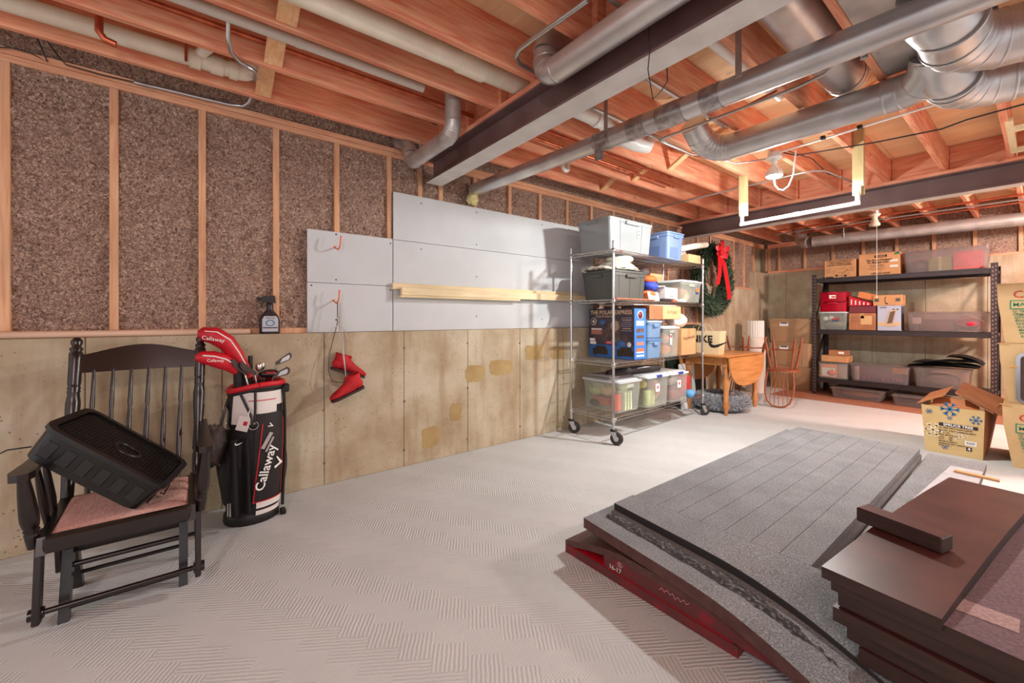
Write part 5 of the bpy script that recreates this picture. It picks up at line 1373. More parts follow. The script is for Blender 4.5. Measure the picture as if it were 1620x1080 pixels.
# ---- drop-leaf table
t = thing('drop_leaf_table', 'honey oak drop-leaf table with turned legs behind the rack', 'table', (.60,5.68,0))
b = MB(); b.cbox((0,0,.735), (.62,1.04,.024), .006); b.build('tabletop', honey, t)
for (x0,x1,y0,y1) in ((-.27,.27,-.44,-.415),(-.27,.27,.415,.44),(-.27,-.245,-.44,.44),(.245,.27,-.44,.44)):
    b = MB(); b.cbox(((x0+x1)/2,(y0+y1)/2,.67), (x1-x0,y1-y0,.105), .002); b.build('apron', honey, t)
lp = [(.018,0),(.026,.02),(.022,.05),(.032,.10),(.042,.16),(.028,.22),(.036,.24),(.026,.26),(.032,.45),(.040,.60),(.026,.70),(.036,.72),(.026,.74),(.036,.80),(.036,.82)]
for (x, y) in ((.245,-.415),(.245,.415),(-.245,-.415),(-.245,.415)):
    lg = turned(t, 'leg', (x,y,0), (x,y,.72), lp, 16, honey_z)
    b = MB(); b.cbox((x,y,.66), (.062,.062,.13), .004); b.build('leg_block', honey_z, lg)
def leaf(sx):
    pts = []
    for i in range(25):
        a = math.pi*i/24
        pts.append((-.50*math.copysign(abs(math.cos(a))**.75, math.cos(a)), -.37*math.sin(a)**.8))
    b = MB(); b.prism(pts[::-1] if False else pts, -.010, .010, Matrix.Translation((sx*.322,0,.722)) @ Matrix(((0,0,1,0),(1,0,0,0),(0,1,0,0),(0,0,0,1)))); return b.build('drop_leaf', honey_z if False else honey, t)
leaf(1); leaf(-1)
# ---- upturned chairs
def windsor(label, loc, rz, tilt=0):
    t = thing('spindle_chair', label, 'chair', loc, rot=(R(180)+tilt, 0, rz), group='upturned spindle chairs')
    # built the right way up, then turned over: seat at .45, back to .93
    H = .93
    def P_(x, y, z): return (x, y, z-H)
    b = MB(); b.prism([(.19*math.copysign(abs(math.cos(a))**.7,math.cos(a)), .19*math.copysign(abs(math.sin(a))**.7,math.sin(a))) for a in [2*math.pi*i/24 for i in range(24)]], .435-H, .465-H); b.build('seat', cherry, t)
    for (sx, sy) in ((1,1),(1,-1),(-1,1),(-1,-1)):
        turned(t, 'leg', P_(.12*sx,.12*sy,.44), P_(.19*sx,.18*sy,0), [(.014,0),(.018,.2),(.013,.3),(.019,.36),(.013,.42),(.021,.65),(.016,.8),(.010,1)], 10, cherry)
    for sy in (-1,1):
        b = MB(); b.tube([P_(.165,.155*sy,.17),P_(-.165,.155*sy,.17)], .009, 8); b.build('stretcher', cherry, t)
    b = MB(); b.tube([P_(0,-.155,.17),P_(0,.155,.17)], .009, 8); b.build('stretcher', cherry, t)
    hoop = [P_(-.16-.10*((z-.46)/.47), y, z) for (y, z) in ((-.15,.46),(-.17,.62),(-.165,.76),(-.13,.87),(-.07,.92),(0,.93),(.07,.92),(.13,.87),(.165,.76),(.17,.62),(.15,.46))]
    b = MB(); b.tube(hoop, .012, 10); b.build('back_hoop', cherry, t)
    for k in range(5):
        y = -.10+.05*k; zt = .88 if abs(y) > .07 else .915
        b = MB(); b.tube([P_(-.155,y*.8,.46), P_(-.20,y,.66), P_(-.155-.10*((zt-.46)/.47),y*1.05,zt)], [.007,.010,.006], 8, flat=.6); b.build('spindle', cherry, t)
    return t
windsor('upturned spindle chair standing right of the drop-leaf table, legs up', (1.05,6.52,.012), R(95))
windsor('upturned spindle chair behind the table, only its legs showing above', (.52,6.62,.012), R(60))
# ---- paper carrier bag on the table
t = thing('carrier_bag', 'cream NIKE carrier bag with black lettering standing on the table', 'bag', (.50,5.34,.748), R(4))
t['label'] = 'cream carrier bag with black lettering standing on the drop-leaf table'
bm_ = mat('carrier_cream', (226,206,164), .6, c2=(214,192,150), nscale=5)
b = MB(); b.hexa([(-.28,-.09,0),(.24,-.09,0),(.24,.09,0),(-.28,.09,0),(-.27,-.085,.29),(.27,-.085,.30),(.27,.085,.30),(-.27,.085,.29)]); b.build('bag', bm_, t)
text('NIKE', .125, black_print, t, (.035,-.0925,.19), '-y', bold=.004, sx=1.0)
b = MB(); b.prism(swoosh(.26), 0, .001, Matrix.Translation((.12,-.0905,.085)) @ Matrix.Rotation(R(90),4,'X')); b.build('swoosh_mark', black_print, t)
for s in (-1,1):
    b = MB(); b.tube([(-.10,s*.087,.29),(-.07,s*.087,.36),(0,s*.087,.385),(.07,s*.087,.36),(.10,s*.087,.29)], .004, 6); b.build('handle', bm_, t)
b = MB(); b.cbox((0,0,.56), (.03,1.0,1.12), .004)
tag(b.build('green_board', mat('board_green', (36,52,40), .6), None, (.14,5.65,0), (0,R(-3),0)), 'dark green board leaning on the wall behind the table', 'board')
b = MB(); b.cbox((0,0,.30), (.04,.34,.60), .006); tag(b.build('framed_panel', white_paint, None, (.34,5.30,0), (0,R(-4),0)), 'narrow white framed panel standing by the dark green board', 'frame')
# ---- pet bed
t = thing('pet_bed', 'round fluffy grey pet bed on the carpet under the table', 'pet bed', (.62,5.60,0))
rr = random.Random(8); vs = []; fs = []
for k in range(5200):
    a = rr.uniform(0,2*math.pi); b_ = rr.uniform(-.5,3.6); q = .105
    p = Vector(((.235+math.cos(b_)*q)*math.cos(a), (.235+math.cos(b_)*q)*math.sin(a), .105+math.sin(b_)*q*.9))
    nr = Vector((math.cos(b_)*math.cos(a), math.cos(b_)*math.sin(a), math.sin(b_)))
    d = (nr+Vector((rr.uniform(-.8,.8),rr.uniform(-.8,.8),rr.uniform(-.6,.6)))).normalized()*rr.uniform(.025,.05)
    w = d.cross(Vector((rr.uniform(-1,1),rr.uniform(-1,1),rr.uniform(-1,1)))).normalized()*.005
    n = len(vs); vs += [p-w,p+w,p+d]; fs.append((n,n+1,n+2))
for v in vs: v.z = max(v.z, .003)
b = MB(); b.add(vs, fs); b.build('fleece', mat('fleece_grey', (150,152,158), .95, c2=(196,198,202), nscale=40), t, kind='stuff')
b = MB(); b.tube([Vector((.235*math.cos(a),.235*math.sin(a),.105)) for a in [2*math.pi*i/30 for i in range(31)]], .10, 14, caps=False); b.build('bolster', mat('fleece_core', (128,130,136), .95), t)
b = MB(); b.lathe([(.001,.05),(.16,.05),(.20,.03),(.2,.005)], 24); b.build('cushion', mat('fleece_core', (128,130,136), .95), t)
item('plush_toy', 'tan plush toy lying in the grey pet bed', 'toy', 'blob', (.62,5.56,.055), (.20,.18,.15), (176,150,132))
item('plush_toy', 'pale grey plush toy at the right of the pet bed', 'toy', 'blob', (.70,5.74,.055), (.16,.16,.17), (180,176,178))
# ---- white shade and drum in the corner
t = thing('lamp_shade', 'white pleated shade sitting on a white drum in the corner', 'lamp shade', (.36,7.35,0))
b = MB(); b.lathe([(.14,0),(.145,.02),(.145,.88),(.14,.90),(.001,.90)], 24); b.build('drum', mat('drum_white', (218,206,194), .7), t)
pl_ = [((.125 if i % 2 else .118)*math.cos(2*math.pi*i/48), (.125 if i % 2 else .118)*math.sin(2*math.pi*i/48)) for i in range(48)]
b = MB(); b.prism(pl_, .902, 1.17); b.build('pleated_shade', mat('shade_white', (232,224,216), .7), t)
# ---- tan totes stacked in the corner
ttan = mat('tote_tan', (176,140,104), .5, c2=(168,132,98), nscale=4)
for k, l_ in enumerate(('bottom tan tote of the stack of three in the corner', 'middle tan tote of the stack of three in the corner', 'top tan tote of the stack of three in the corner')):
    z = .002+.402*k
    t = tote('tan_tote', l_, .30, .93, 8.02, 8.50, z, z+.40, ttan, ttan, .92, .03, group='stacked tan totes', lidh=.04)
    panel(t, 'label_sticker', white_print, '-y', (-.07,-.236,.31), .13, .075); panel(t, 'label_mark', mat('label_navy', (60,74,120), .5), '-y', (-.07,-.2366,.325), .10, .03)
    for x in (-.20,.0,.20):
        q = MB(); q.cbox((x,-.222,.17), (.006,.02,.28), .002, Matrix.Translation((0,-.0,0))); q.build('rib', ttan, t)

# ================================================================== BLACK RACK AND ITS LOAD
rk = mat('rack_black', (46,36,38), .5, .2)
t = thing('shelving_rack', 'heavy black steel shelving rack loaded with bins along the far wall', 'shelf', (1.0,7.85,0))
W, D, H = 1.93, .61, 1.90
S3 = (.27, 1.03, 1.84)
slot = mat('rack_slot', (16,12,13), .8)
for (x, y) in ((0,0),(W,0),(0,D),(W,D)):
    sx = 1 if x == 0 else -1; sy = 1 if y == 0 else -1
    b = MB(); b.box(min(x,x+sx*.06),max(x,x+sx*.06), min(y,y+sy*.004),max(y,y+sy*.004), 0, H); b.box(min(x,x+sx*.004),max(x,x+sx*.004), min(y,y+sy*.05),max(y,y+sy*.05), 0, H)
    b.cbox((x+sx*.03,y+sy*.025,.004), (.064,.054,.008), .002)
    p_ = b.build('post', rk, t)
    b = MB()
    for k in range(36):
        z = .06+.051*k
        b.cbox((x+sx*.042, y-sy*.0006, z), (.014,.0016,.026), .0004)
        b.cbox((x+sx*.016, y-sy*.0006, z+.012), (.012,.0016,.022), .0004)
        if x == 0 or True: b.cbox((x-sx*.0006, y+sy*.028, z), (.0016,.012,.026), .0004)
    b.build('slots', mat('rack_slot_light', (112,92,86), .7), p_, kind='stuff')
for z in S3:
    for y in (0, D):
        b = MB(); b.cbox((W/2, y+(.018 if y == 0 else -.018), z-.035), (W-.12,.03,.068), .004); b.build('beam', rk, t)
        b = MB(); b.cbox((W/2, y+(.026 if y == 0 else -.026), z-.012), (W-.12,.05,.02), .003); b.build('beam_lip', rk, t)
    for x in (.02, W-.02):
        b = MB(); b.cbox((x, D/2, z-.03), (.025,D-.06,.04), .003); b.build('side_brace', rk, t)
    for k in range(3):
        b = MB(); b.cbox((.06+(W-.12)*(k+.5)/3, D/2, z-.006), ((W-.12)/3-.004, D-.07, .011), .002); b.build('deck_panel', rk, t)
for x in (.012, W-.012):
    for (z0, z1) in ((.3,.98),(1.06,1.78)):
        b = MB(); b.tube([(x,.04,z0),(x,D-.04,z1)], .01, 6); b.build('diagonal_brace', rk, t)
b = MB()
def on_rack(x, y, z): return (1.0+x, 7.85+y, z)
# top shelf load
ZT, ZM, ZL = 1.842, 1.032, .272
t = carton('carton', 'left moving carton with a printed van on the rack top', 1.14, 1.53, 7.95, 8.35, ZT, 2.115, carton_tan)
text('U-Haul Boxes are Specifically Sized', .030, black_print, t, (0,-.202,.252), '-y', sx=.72, bold=.0004); text('to Make Packing and Loading', .030, black_print, t, (0,-.202,.222), '-y', sx=.78, bold=.0004); text('Easier for the Do-It-Yourself Mover', .030, black_print, t, (0,-.202,.194), '-y', sx=.72, bold=.0004)
vm_ = mat('van_line', (120,84,56), .7)
b = MB()
for (a, c_) in (((-.08,.10),(-.02,.15)),((-.02,.15),(.10,.12)),((.10,.12),(.05,.06)),((-.08,.10),(.03,.07)),((.03,.07),(.10,.12)),((-.08,.10),(-.07,.05)),((.03,.07),(.03,.02)),((-.07,.05),(.03,.02)),((.03,.02),(.11,.05)),((.11,.05),(.10,.12)),((.05,.06),(.05,.03))):
    b.tube([(a[0],-.2015,a[1]),(c_[0],-.2015,c_[1])], .0018, 4)
b.build('van_drawing', vm_, t)
for (x, z) in ((-.04,.035),(.07,.025)):
    q = MB(); q.lathe([(.016,0),(.016,.001),(.001,.0012)], 14, Matrix.Translation((x,-.2012,z)) @ Matrix.Rotation(R(90),4,'X')); q.build('van_wheel', black_print, t)
for k in range(5): panel(t, 'print_line', vm_, '-y', (-.145,-.2008,.145-.016*k), .06, .004)
for k in range(5): panel(t, 'print_line', vm_, '-y', (.145,-.2008,.155-.014*k), .06, .004)
panel(t, 'print_block', black_print, '-y', (-.13,-.2008,.012), .10, .015)
t = carton('carton', 'right moving carton with green tape on the rack top', 1.565, 2.025, 7.95, 8.35, ZT, 2.165, carton_tan)
panel(t, 'print_block', black_print, '-y', (.02,-.2008,.275), .14, .034); text('U-HAUL', .030, carton_tan, t, (.02,-.2022,.275), '-y', bold=.001)
text('This Box is Designed', .042, black_print, t, (.0,-.202,.222), '-y', sx=.8, bold=.0006); text('for Multiple Uses', .042, black_print, t, (-.01,-.202,.187), '-y', sx=.8, bold=.0006)
text('Moving - 4 Moves', .022, dark_print, t, (-.02,-.202,.15), '-y'); text('Storage - 10 Years', .022, dark_print, t, (-.02,-.202,.127), '-y'); text('When you are finished, reuse', .016, dark_print, t, (-.02,-.202,.098), '-y'); text('or recycle this box', .016, dark_print, t, (-.02,-.202,.078), '-y')
text('uhaul.com', .052, black_print, t, (.02,-.202,.03), '-y', bold=.0006)
q = MB(); q.prism([(.16,.285),(.225,.285),(.225,.325),(.19,.318)], 0, .002, Matrix.Translation((0,-.2005,0)) @ Matrix.Rotation(R(90),4,'X')); q.build('green_tape', mat('tape_green', (30,110,80), .4), t)
for z in (.20,.12):
    panel(t, 'white_tape', white_print, '-y', (.165,-.2012,z), .085, .03); scribble(t, black_print, (.165,-.203,z), '-y', .05, .014, 5, 7, .0009)
q = MB(); q.cbox((.05,0,.328), (.30,.36,.010), .003, Matrix.Rotation(R(2),4,'Y')); q.build('lifted_flap', carton_brown, t)
t = tote('clear_tote', 'large clear tote of red and green gift boxes on the rack top', 2.05, 2.86, 7.92, 8.38, ZT, 2.145, smoke_bin, smoke_bin, .92, .02, lidh=.02)
item('gift_box', 'olive green gift box in the rack top tote', 'box', 'box', (2.42,8.05,ZT+.01), (.22,.20,.185), (146,160,66)); item('gift_box', 'red gift box in the rack top tote', 'box', 'box', (2.67,8.05,ZT+.01), (.26,.22,.235), (206,52,58))
panel(tag(thing('gift_ribbon', 'pale ribbon on the olive gift box', 'ribbon', (2.42,7.949,ZT+.01)), 'pale ribbon on the olive gift box', 'ribbon'), 'ribbon', cmat((206,210,150)), '-y', (.0,-.001,.095), .03, .185, .002)
item('grey_bundle', 'brown-grey bundle at the left of the rack top tote', 'bundle', 'blob', (2.19,8.08,ZT+.01), (.20,.24,.19), (120,96,88))
# middle shelf load
for k, l_ in enumerate(('lower clear red latched case on the rack middle shelf', 'upper clear red latched case on the rack middle shelf')):
    z0 = ZM+.285+.155*k
    t = tote('red_case', l_, 1.075, 1.425, 7.92, 8.25, z0, z0+.15, clear_red, clear_red, .96, .012, lidh=.015, group='clear red latched cases')
    q = MB(); q.tube([(-.06,-.166,.125),(-.05,-.18,.132),(.05,-.18,.132),(.06,-.166,.125)], .008, 8); q.build('handle', mat('handle_red', (216,40,70), .4), t)
    if k: panel(t, 'label_sticker', white_print, '-y', (.0,-.1655,.075), .085, .055); panel(t, 'label_mark', red_print, '-y', (.012,-.1663,.072), .05, .022)
t = tote('clear_tote', 'clear lidded bin below the red cases on the middle shelf', 1.065, 1.435, 7.91, 8.27, ZM, ZM+.28, clear_bin, mat('lid_pale', (214,220,224), .4), .9, .016, lidh=.02)
panel(t, 'label_mark', red_print, '-y', (.04,-.176,.17), .10, .02); panel(t, 'label_mark', mat('label_navy', (60,74,120), .5), '-y', (.04,-.176,.14), .09, .02)
item('white_ball', 'first white bauble in the bin under the red cases', 'bauble', 'ball', (1.15,7.98,ZM+.14), (.07,.07,.07), (236,232,226)); item('white_ball', 'second white bauble in the bin under the red cases', 'bauble', 'ball', (1.22,7.98,ZM+.15), (.07,.07,.07), (232,228,220))
item('greenery', 'dull green garland in the bin under the red cases', 'garland', 'blob', (1.25,8.09,ZM+.008), (.30,.28,.16), (96,92,66))
t = carton('carton', 'plain brown carton in the middle of the rack', 1.45, 1.765, 7.93, 8.28, ZM, ZM+.255, carton_brown)
panel(t, 'pale_tear', carton_pale, '-y', (.05,-.1756,.15), .13, .13)
for k in range(4): panel(t, 'print_line', dark_print, '-y', (-.08,-.1758,.20-.025*k), .09, .004)
t = carton('maroon_box', 'maroon lidded box on the plain brown carton', 1.455, 1.765, 7.94, 8.26, ZM+.258, ZM+.365, mat('box_maroon', (112,34,44), .5), tape_on=False)
b = MB()
gm = mat('gift_stripe', (196,26,44), .5)
q = thing('gift_bag', 'red and white striped gift bag lying on the maroon box', 'gift bag', (1.58,8.02,ZM+.368), R(-6), )
b.hexa([(-.12,-.09,0),(.14,-.09,0),(.14,.09,0),(-.12,.09,0),(-.12,-.09,.15),(.14,-.09,.04),(.14,.09,.04),(-.12,.09,.15)]); b.build('bag', gm, q)
for k in range(5):
    b = MB(); b.cbox((-.09+.05*k,-.0907,.055-.008*k), (.014,.0014,.08-.012*k), .0004, Matrix.Rotation(R(0),4,'Y')); b.build('stripe', white_print, q)
b = MB(); b.cbox((0,0,0), (.20,.16,.09), .004, Matrix.Translation((1.655,8.03,ZM+.51)) @ Matrix.Rotation(R(17),4,'Y')); tag(b.build('orange_packet', mat('packet_orange', (214,130,76), .7)), 'plain orange packet tilted on the striped gift bag', 'packet')
t = thing('frame_box', 'blue-grey box printed with a picture frame on the middle shelf', 'box', (1.91,8.04,ZM))
b = MB(); b.cbox((0,0,.18), (.255,.22,.36), .003); b.build('body', mat('frame_box', (176,184,204), .5), t)
panel(t, 'side_print', mat('frame_box_side', (70,80,96), .5), '+x', (.128,0,.18), .21, .34)
panel(t, 'print_band', mat('frame_band', (206,176,136), .5), '-y', (0,-.1106,.10), .25, .05)
text('SONY', .028, black_print, t, (-.06,-.112,.332), '-y', bold=.0006)
for x in (.05,.09): panel(t, 'print_icon', black_print, '-y', (x,-.1106,.305), .022, .018)
q = MB(); q.prism([(-.05,.06),(.04,.075),(.085,.31),(.0,.285)], 0, .003, Matrix.Translation((0,-.1105,0)) @ Matrix.Rotation(R(90),4,'X')); q.build('printed_frame', mat('frame_beige', (196,168,132), .5), t)
q = MB(); q.prism([(-.02,.10),(.035,.11),(.068,.285),(.015,.27)], 0, .003, Matrix.Translation((0,-.1118,0)) @ Matrix.Rotation(R(90),4,'X')); q.build('printed_screen', mat('frame_screen', (96,76,66), .4), t)
q = MB(); q.prism([(-.09,.075),(-.05,.06),(.06,.055),(.085,.07),(.06,.095),(.0,.10)], 0, .002, Matrix.Translation((0,-.1108,0)) @ Matrix.Rotation(R(90),4,'X')); q.build('printed_foot', mat('frame_beige', (196,168,132), .5), t)
t = carton('carton', 'small carton with a curved arrow on the frame box', 1.735, 2.045, 7.93, 8.2, ZM+.362, ZM+.515, carton_tan)
b = MB(); b.tube(arc((.0,-.1365,.08), Vector((.022,0,0)), Vector((0,0,.055)), R(120), R(240), 10), .0035, 6); b.build('curved_arrow', black_print, t)
q = MB(); q.prism([(-.022,.02),(.012,.012),(.0,.038)], 0, .002, Matrix.Translation((.0,-.1355,.005)) @ Matrix.Rotation(R(90),4,'X')); q.build('arrow_head', black_print, t)
for x in (-.115,.115): panel(t, 'printed_tape', mat('tape_dark', (70,64,62), .3), '-y', (x,-.1358,.08), .05, .045)
t = tote('clear_tote', 'long clear tote with red cloth on the rack middle shelf', 2.08, 2.86, 7.92, 8.36, ZM, ZM+.27, smoke_bin, smoke_bin, .93, .014, lidh=.014)
item('brown_case', 'brown leatherette case in the long clear tote', 'case', 'box', (2.38,8.10,ZM+.01), (.34,.22,.15), (122,84,72)); item('paper_card', 'white card at the left of the long clear tote', 'card', 'box', (2.19,7.99,ZM+.10), (.09,.03,.09), (226,218,208))
item('red_cloth', 'crimson cloth spilling in the long clear tote', 'cloth', 'blob', (2.68,8.03,ZM+.05), (.24,.20,.13), (176,20,44)); item('straw_hat', 'straw coloured basket behind the crimson cloth', 'basket', 'blob', (2.68,8.17,ZM+.01), (.28,.22,.22), (206,164,110))
# bottom shelf load
t = tote('clear_tote', 'clear bin with a pumpkin picture on the rack bottom shelf', 1.06, 1.445, 7.90, 8.28, ZL, ZL+.25, clear_bin, smoke_bin, .93, .014, lidh=.014)
t2 = thing('pumpkin_card', 'orange card with a pumpkin inside the bottom clear bin', 'card', (1.19,7.965,ZL+.012))
b = MB(); b.cbox((0,0,.10), (.22,.01,.20), .002); b.build('card', cmat((226,120,60)), t2)
panel(t2, 'white_sheet', white_print, '-y', (.0,-.0056,.08), .17, .13)
q = MB(); q.lathe([(.065,0),(.065,.001),(.001,.0014)], 20, Matrix.Translation((.04,-.0066,.065)) @ Matrix.Rotation(R(90),4,'X'), sy=.72); q.build('pumpkin', cmat((232,84,32)), t2)
panel(t2, 'stalk', cmat((70,140,60)), '-y', (.045,-.0066,.12), .014, .025)
item('brown_files', 'brown files in the right half of the pumpkin bin', 'files', 'box', (1.36,8.08,ZL+.01), (.10,.24,.20), (140,96,80))
carton('carton', 'low carton on the pumpkin bin', 1.10, 1.43, 7.94, 8.24, ZL+.253, ZL+.353, carton_tan)
t = carton('carton', 'smallest carton on top of the low carton', 1.19, 1.41, 7.96, 8.18, ZL+.356, ZL+.436, carton_brown); panel(t, 'label_sticker', white_print, '-y', (.05,-.1106,.045), .07, .035)
t = tote('clear_tote', 'long clear bin of baubles on the rack bottom shelf', 1.46, 2.13, 7.90, 8.34, ZL, ZL+.255, smoke_bin, smoke_bin, .93, .014, lidh=.014)
rr = random.Random(3)
for k in range(9):
    item('bauble', ('first','second','third','fourth','fifth','sixth','seventh','eighth','ninth')[k]+' small bauble from the left in the long clear bin', 'bauble', 'ball', (1.62+.052*k, 7.99+.012*(k % 2), ZL+.012), (.05,.05,.05), ((150,70,150),(170,90,120),(120,80,150))[k % 3], group='baubles in the long clear bin')
item('violet_box', 'greyish violet box behind the baubles', 'box', 'box', (1.80,8.14,ZL+.012), (.48,.20,.15), (124,96,116)); item('yellow_card', 'yellow card at the right of the long clear bin', 'card', 'box', (2.01,8.02,ZL+.14), (.16,.02,.08), (206,150,74))
item('white_roll', 'white paper roll standing at the left of the long clear bin', 'roll', 'cyl', (1.535,7.99,ZL+.01), (.03,.03,.20), (226,214,204))
t = tote('clear_tote', 'clear latched bin behind the tree carton on the bottom shelf', 2.16, 2.70, 7.90, 8.34, ZL, ZL+.27, smoke_bin, smoke_bin, .9, .02, lidh=.02, handle=(('y',-1),), ribs=0)
item('grey_bundle', 'grey bundle in the latched bin behind the tree carton', 'bundle', 'blob', (2.43,8.12,ZL+.01), (.38,.28,.20), (136,116,108))
for k, (dx, w, h, a) in enumerate(((0,.66,.03,2),(.04,.62,.03,-3),(.10,.52,.035,4),(.22,.34,.07,-14))):
    b = MB(); b.grid(lambda u, v: Vector(((u-.5)*w, (v-.5)*.40, h*math.sin(math.pi*u)**.5*.8+.02*noise.noise(Vector((u*3,v*3,k*5))))), 12, 6); b.grid(lambda u, v: Vector(((.5-u)*w, (v-.5)*.40, -.006+.6*h*math.sin(math.pi*u)**.5*.8)), 12, 2)
    o = b.build('black_fabric', mat('fabric_black', (34,26,27), .8), None, (2.42+dx, 8.10, ZL+.285+.032*k), (0,R(-a),0)); tag(o, ('lowest','second','third','topmost raised')[k]+' folded piece of black fabric on the latched bin', 'fabric', 'folded black fabric')
t = tote('flat_bin', 'long flat clear bin on the floor under the rack', 1.27, 1.88, 7.72, 8.2, .012, .16, smoke_bin, smoke_bin, .93, .012, lidh=.012)
item('brown_bundle', 'brown dried stems inside the long flat bin', 'bundle', 'blob', (1.57,7.95,.02), (.50,.34,.11), (150,104,76))
t = tote('flat_bin', 'short flat clear bin under the rack beside the tree carton', 1.98, 2.5, 7.66, 8.2, .012, .15, smoke_bin, smoke_bin, .93, .012, lidh=.012)
# ================================================================== TREE CARTONS AT THE RIGHT
def flake(parent, face, c_, s_, m, n=6):
    q = MB()
    for k in range(n//2):
        a = math.pi*k/(n/2)
        if face == '-y': M = Matrix.Translation(c_) @ Matrix.Rotation(a,4,'Y'); q.cbox((0,0,0), (s_,.001,s_*.09), .0002, M)
        else: M = Matrix.Translation(c_) @ Matrix.Rotation(a,4,'X'); q.cbox((0,0,0), (.001,s_,s_*.09), .0002, M)
        for e in (-1,1):
            for w in (-1,1):
                if face == '-y': N_ = M @ Matrix.Translation((e*s_*.34,0,0)) @ Matrix.Rotation(R(45*w*e),4,'Y'); q.cbox((e*s_*.08,0,0), (s_*.22,.001,s_*.07), .0002, N_)
                else: N_ = M @ Matrix.Translation((0,e*s_*.34,0)) @ Matrix.Rotation(R(45*w*e),4,'X'); q.cbox((0,e*s_*.08,0), (.001,s_*.22,s_*.07), .0002, N_)
    return q.build('snowflake', m, parent)
t = thing('tree_carton', 'open spruce tree carton with blue snowflakes standing on the carpet', 'box', (2.78,5.33,0))
cb = mat('carton_beige', (216,186,132), .75, c2=(204,172,118), nscale=5)
W, D, H = .35, .62, .42
def wall(p, name, m=cb):
    q = MB(); q.hexa(p); return q.build(name, m, t)
x0, x1 = -W/2, W/2
wall([(x0,0,0),(x1,0,0),(x1,.006,0),(x0,.006,0),(x0-.025,-.012,H),(x1+.01,-.012,H),(x1+.01,-.006,H),(x0-.025,-.006,H)], 'front_panel')
wall([(x1-.006,.006,0),(x1,.0,0),(x1+.01,D,0),(x1+.004,D,0),(x1+.004,-.006,H),(x1+.012,-.012,H),(x1+.07,D+.02,H),(x1+.064,D+.02,H)], 'side_panel', mat('carton_orange', (202,134,88), .75, c2=(190,120,76), nscale=5))
wall([(x0,.006,0),(x0+.006,.006,0),(x0+.006,D,0),(x0,D,0),(x0-.025,-.006,H),(x0-.019,-.006,H),(x0-.03,D+.02,H),(x0-.036,D+.02,H)], 'side_panel')
wall([(x0,D,0),(x1,D,0),(x1,D+.006,0),(x0,D+.006,0),(x0-.03,D+.014,H),(x1+.06,D+.014,H),(x1+.06,D+.02,H),(x0-.03,D+.02,H)], 'back_panel')
wall([(x0,0,.001),(x1,0,.001),(x1,D,.001),(x0,D,.001),(x0,0,.006),(x1,0,.006),(x1,D,.006),(x0,D,.006)], 'bottom_panel')
fl1 = wall([(x0-.05,-.02,H+.005),(x0+.12,.02,H+.095),(x0+.12,D,H+.115),(x0-.04,D,H+.03),(x0-.05,-.02,H+.010),(x0+.12,.02,H+.101),(x0+.12,D,H+.121),(x0-.04,D,H+.036)], 'flap', mat('carton_orange', (202,134,88), .75))
fl2 = wall([(x1+.06,-.03,H-.01),(x1-.16,-.03,H+.13),(x1-.15,D*.8,H+.17),(x1+.10,D*.8,H+.05),(x1+.06,-.03,H+.002),(x1-.16,-.03,H+.145),(x1-.15,D*.8,H+.185),(x1+.10,D*.8,H+.062)], 'flap', carton_brown)
fl3 = wall([(x0+.03,.01,H-.005),(x1-.02,.01,H-.005),(x1-.03,.16,H+.055),(x0+.05,.16,H+.055),(x0+.03,.01,H+.0),(x1-.02,.01,H+.0),(x1-.03,.16,H+.060),(x0+.05,.16,H+.060)], 'flap', MATS['carton_orange'])
for k in range(3):
    q = MB(); o_ = Vector((x1-.13+.02*k,-.034,H+.118-.012*k)); q.hexa([o_+Vector(p) for p in ((0,0,0),(.19,0,-.115),(.21,.46,-.075),(.02,.46,.04),(0,0,.004),(.19,0,-.111),(.21,.46,-.071),(.02,.46,.044))]); q.build('torn_layer', carton_brown, fl2)
lean = Matrix.Rotation(R(-1.2),4,'X')
def fy(z): return -.0125*z/H-.0012
panel(t, 'title_band', dark_print, '-y', (.03,fy(.262)-.0002,.262), .235, .030)
text('SPRUCE TREE', .030, white_print, t, (.03,fy(.262)-.002,.262), '-y', bold=.0008)
for (s_, z, w) in (("7.5' TREE WITH CLEAR LIGHTS",.232,1.0),('ITEM NO.: GTR-T-17437BWCL-PE/PVC',.210,.9),('QTY: 1 PC',.190,1.0),('BOX: 48"X14"X17"',.170,1.0),('N.W.:      LBS',.150,1.0),('G.W.:      LBS',.132,1.0),('MADE IN CHINA',.112,1.0),('PRODUCT NO.: 3903214',.092,1.0),('BOX 1 OF 1',.074,1.0)):
    text(s_, .0150, dark_print, t, (-.088,fy(z)-.0012,z), '-y', align='LEFT', sx=w, bold=.0003)
panel(t, 'barcode_sticker', white_print, '-y', (.105,fy(.125)-.0004,.125), .07, .04)
for k in range(9): panel(t, 'bar', black_print, '-y', (.08+.006*k,fy(.125)-.0014,.127), .002+.001*(k % 2), .022)
panel(t, 'number_block', dark_print, '-y', (.095,fy(.075)-.0004,.075), .034, .034); text('4', .034, white_print, t, (.095,fy(.075)-.0022,.075), '-y', bold=.001)
pale = mat('flake_pale', (232,218,186), .7)
flake(t, '-y', (-.125,fy(.20)-.001,.20), .13, pale); flake(t, '-y', (.045,fy(.175)-.0006,.175), .09, pale)
for (x, z, s_) in ((-.15,.365,.045),(-.02,.325,.035),(.135,.335,.075),(-.05,.058,.04)): flake(t, '-y', (x,fy(z)-.002,z), s_, blue_print)
flake(t, '-y', (-.02,-.0155,.405), .12, blue_print)
flake(t, '+x', (x1+.0135,.22,.27), .16, blue_print)

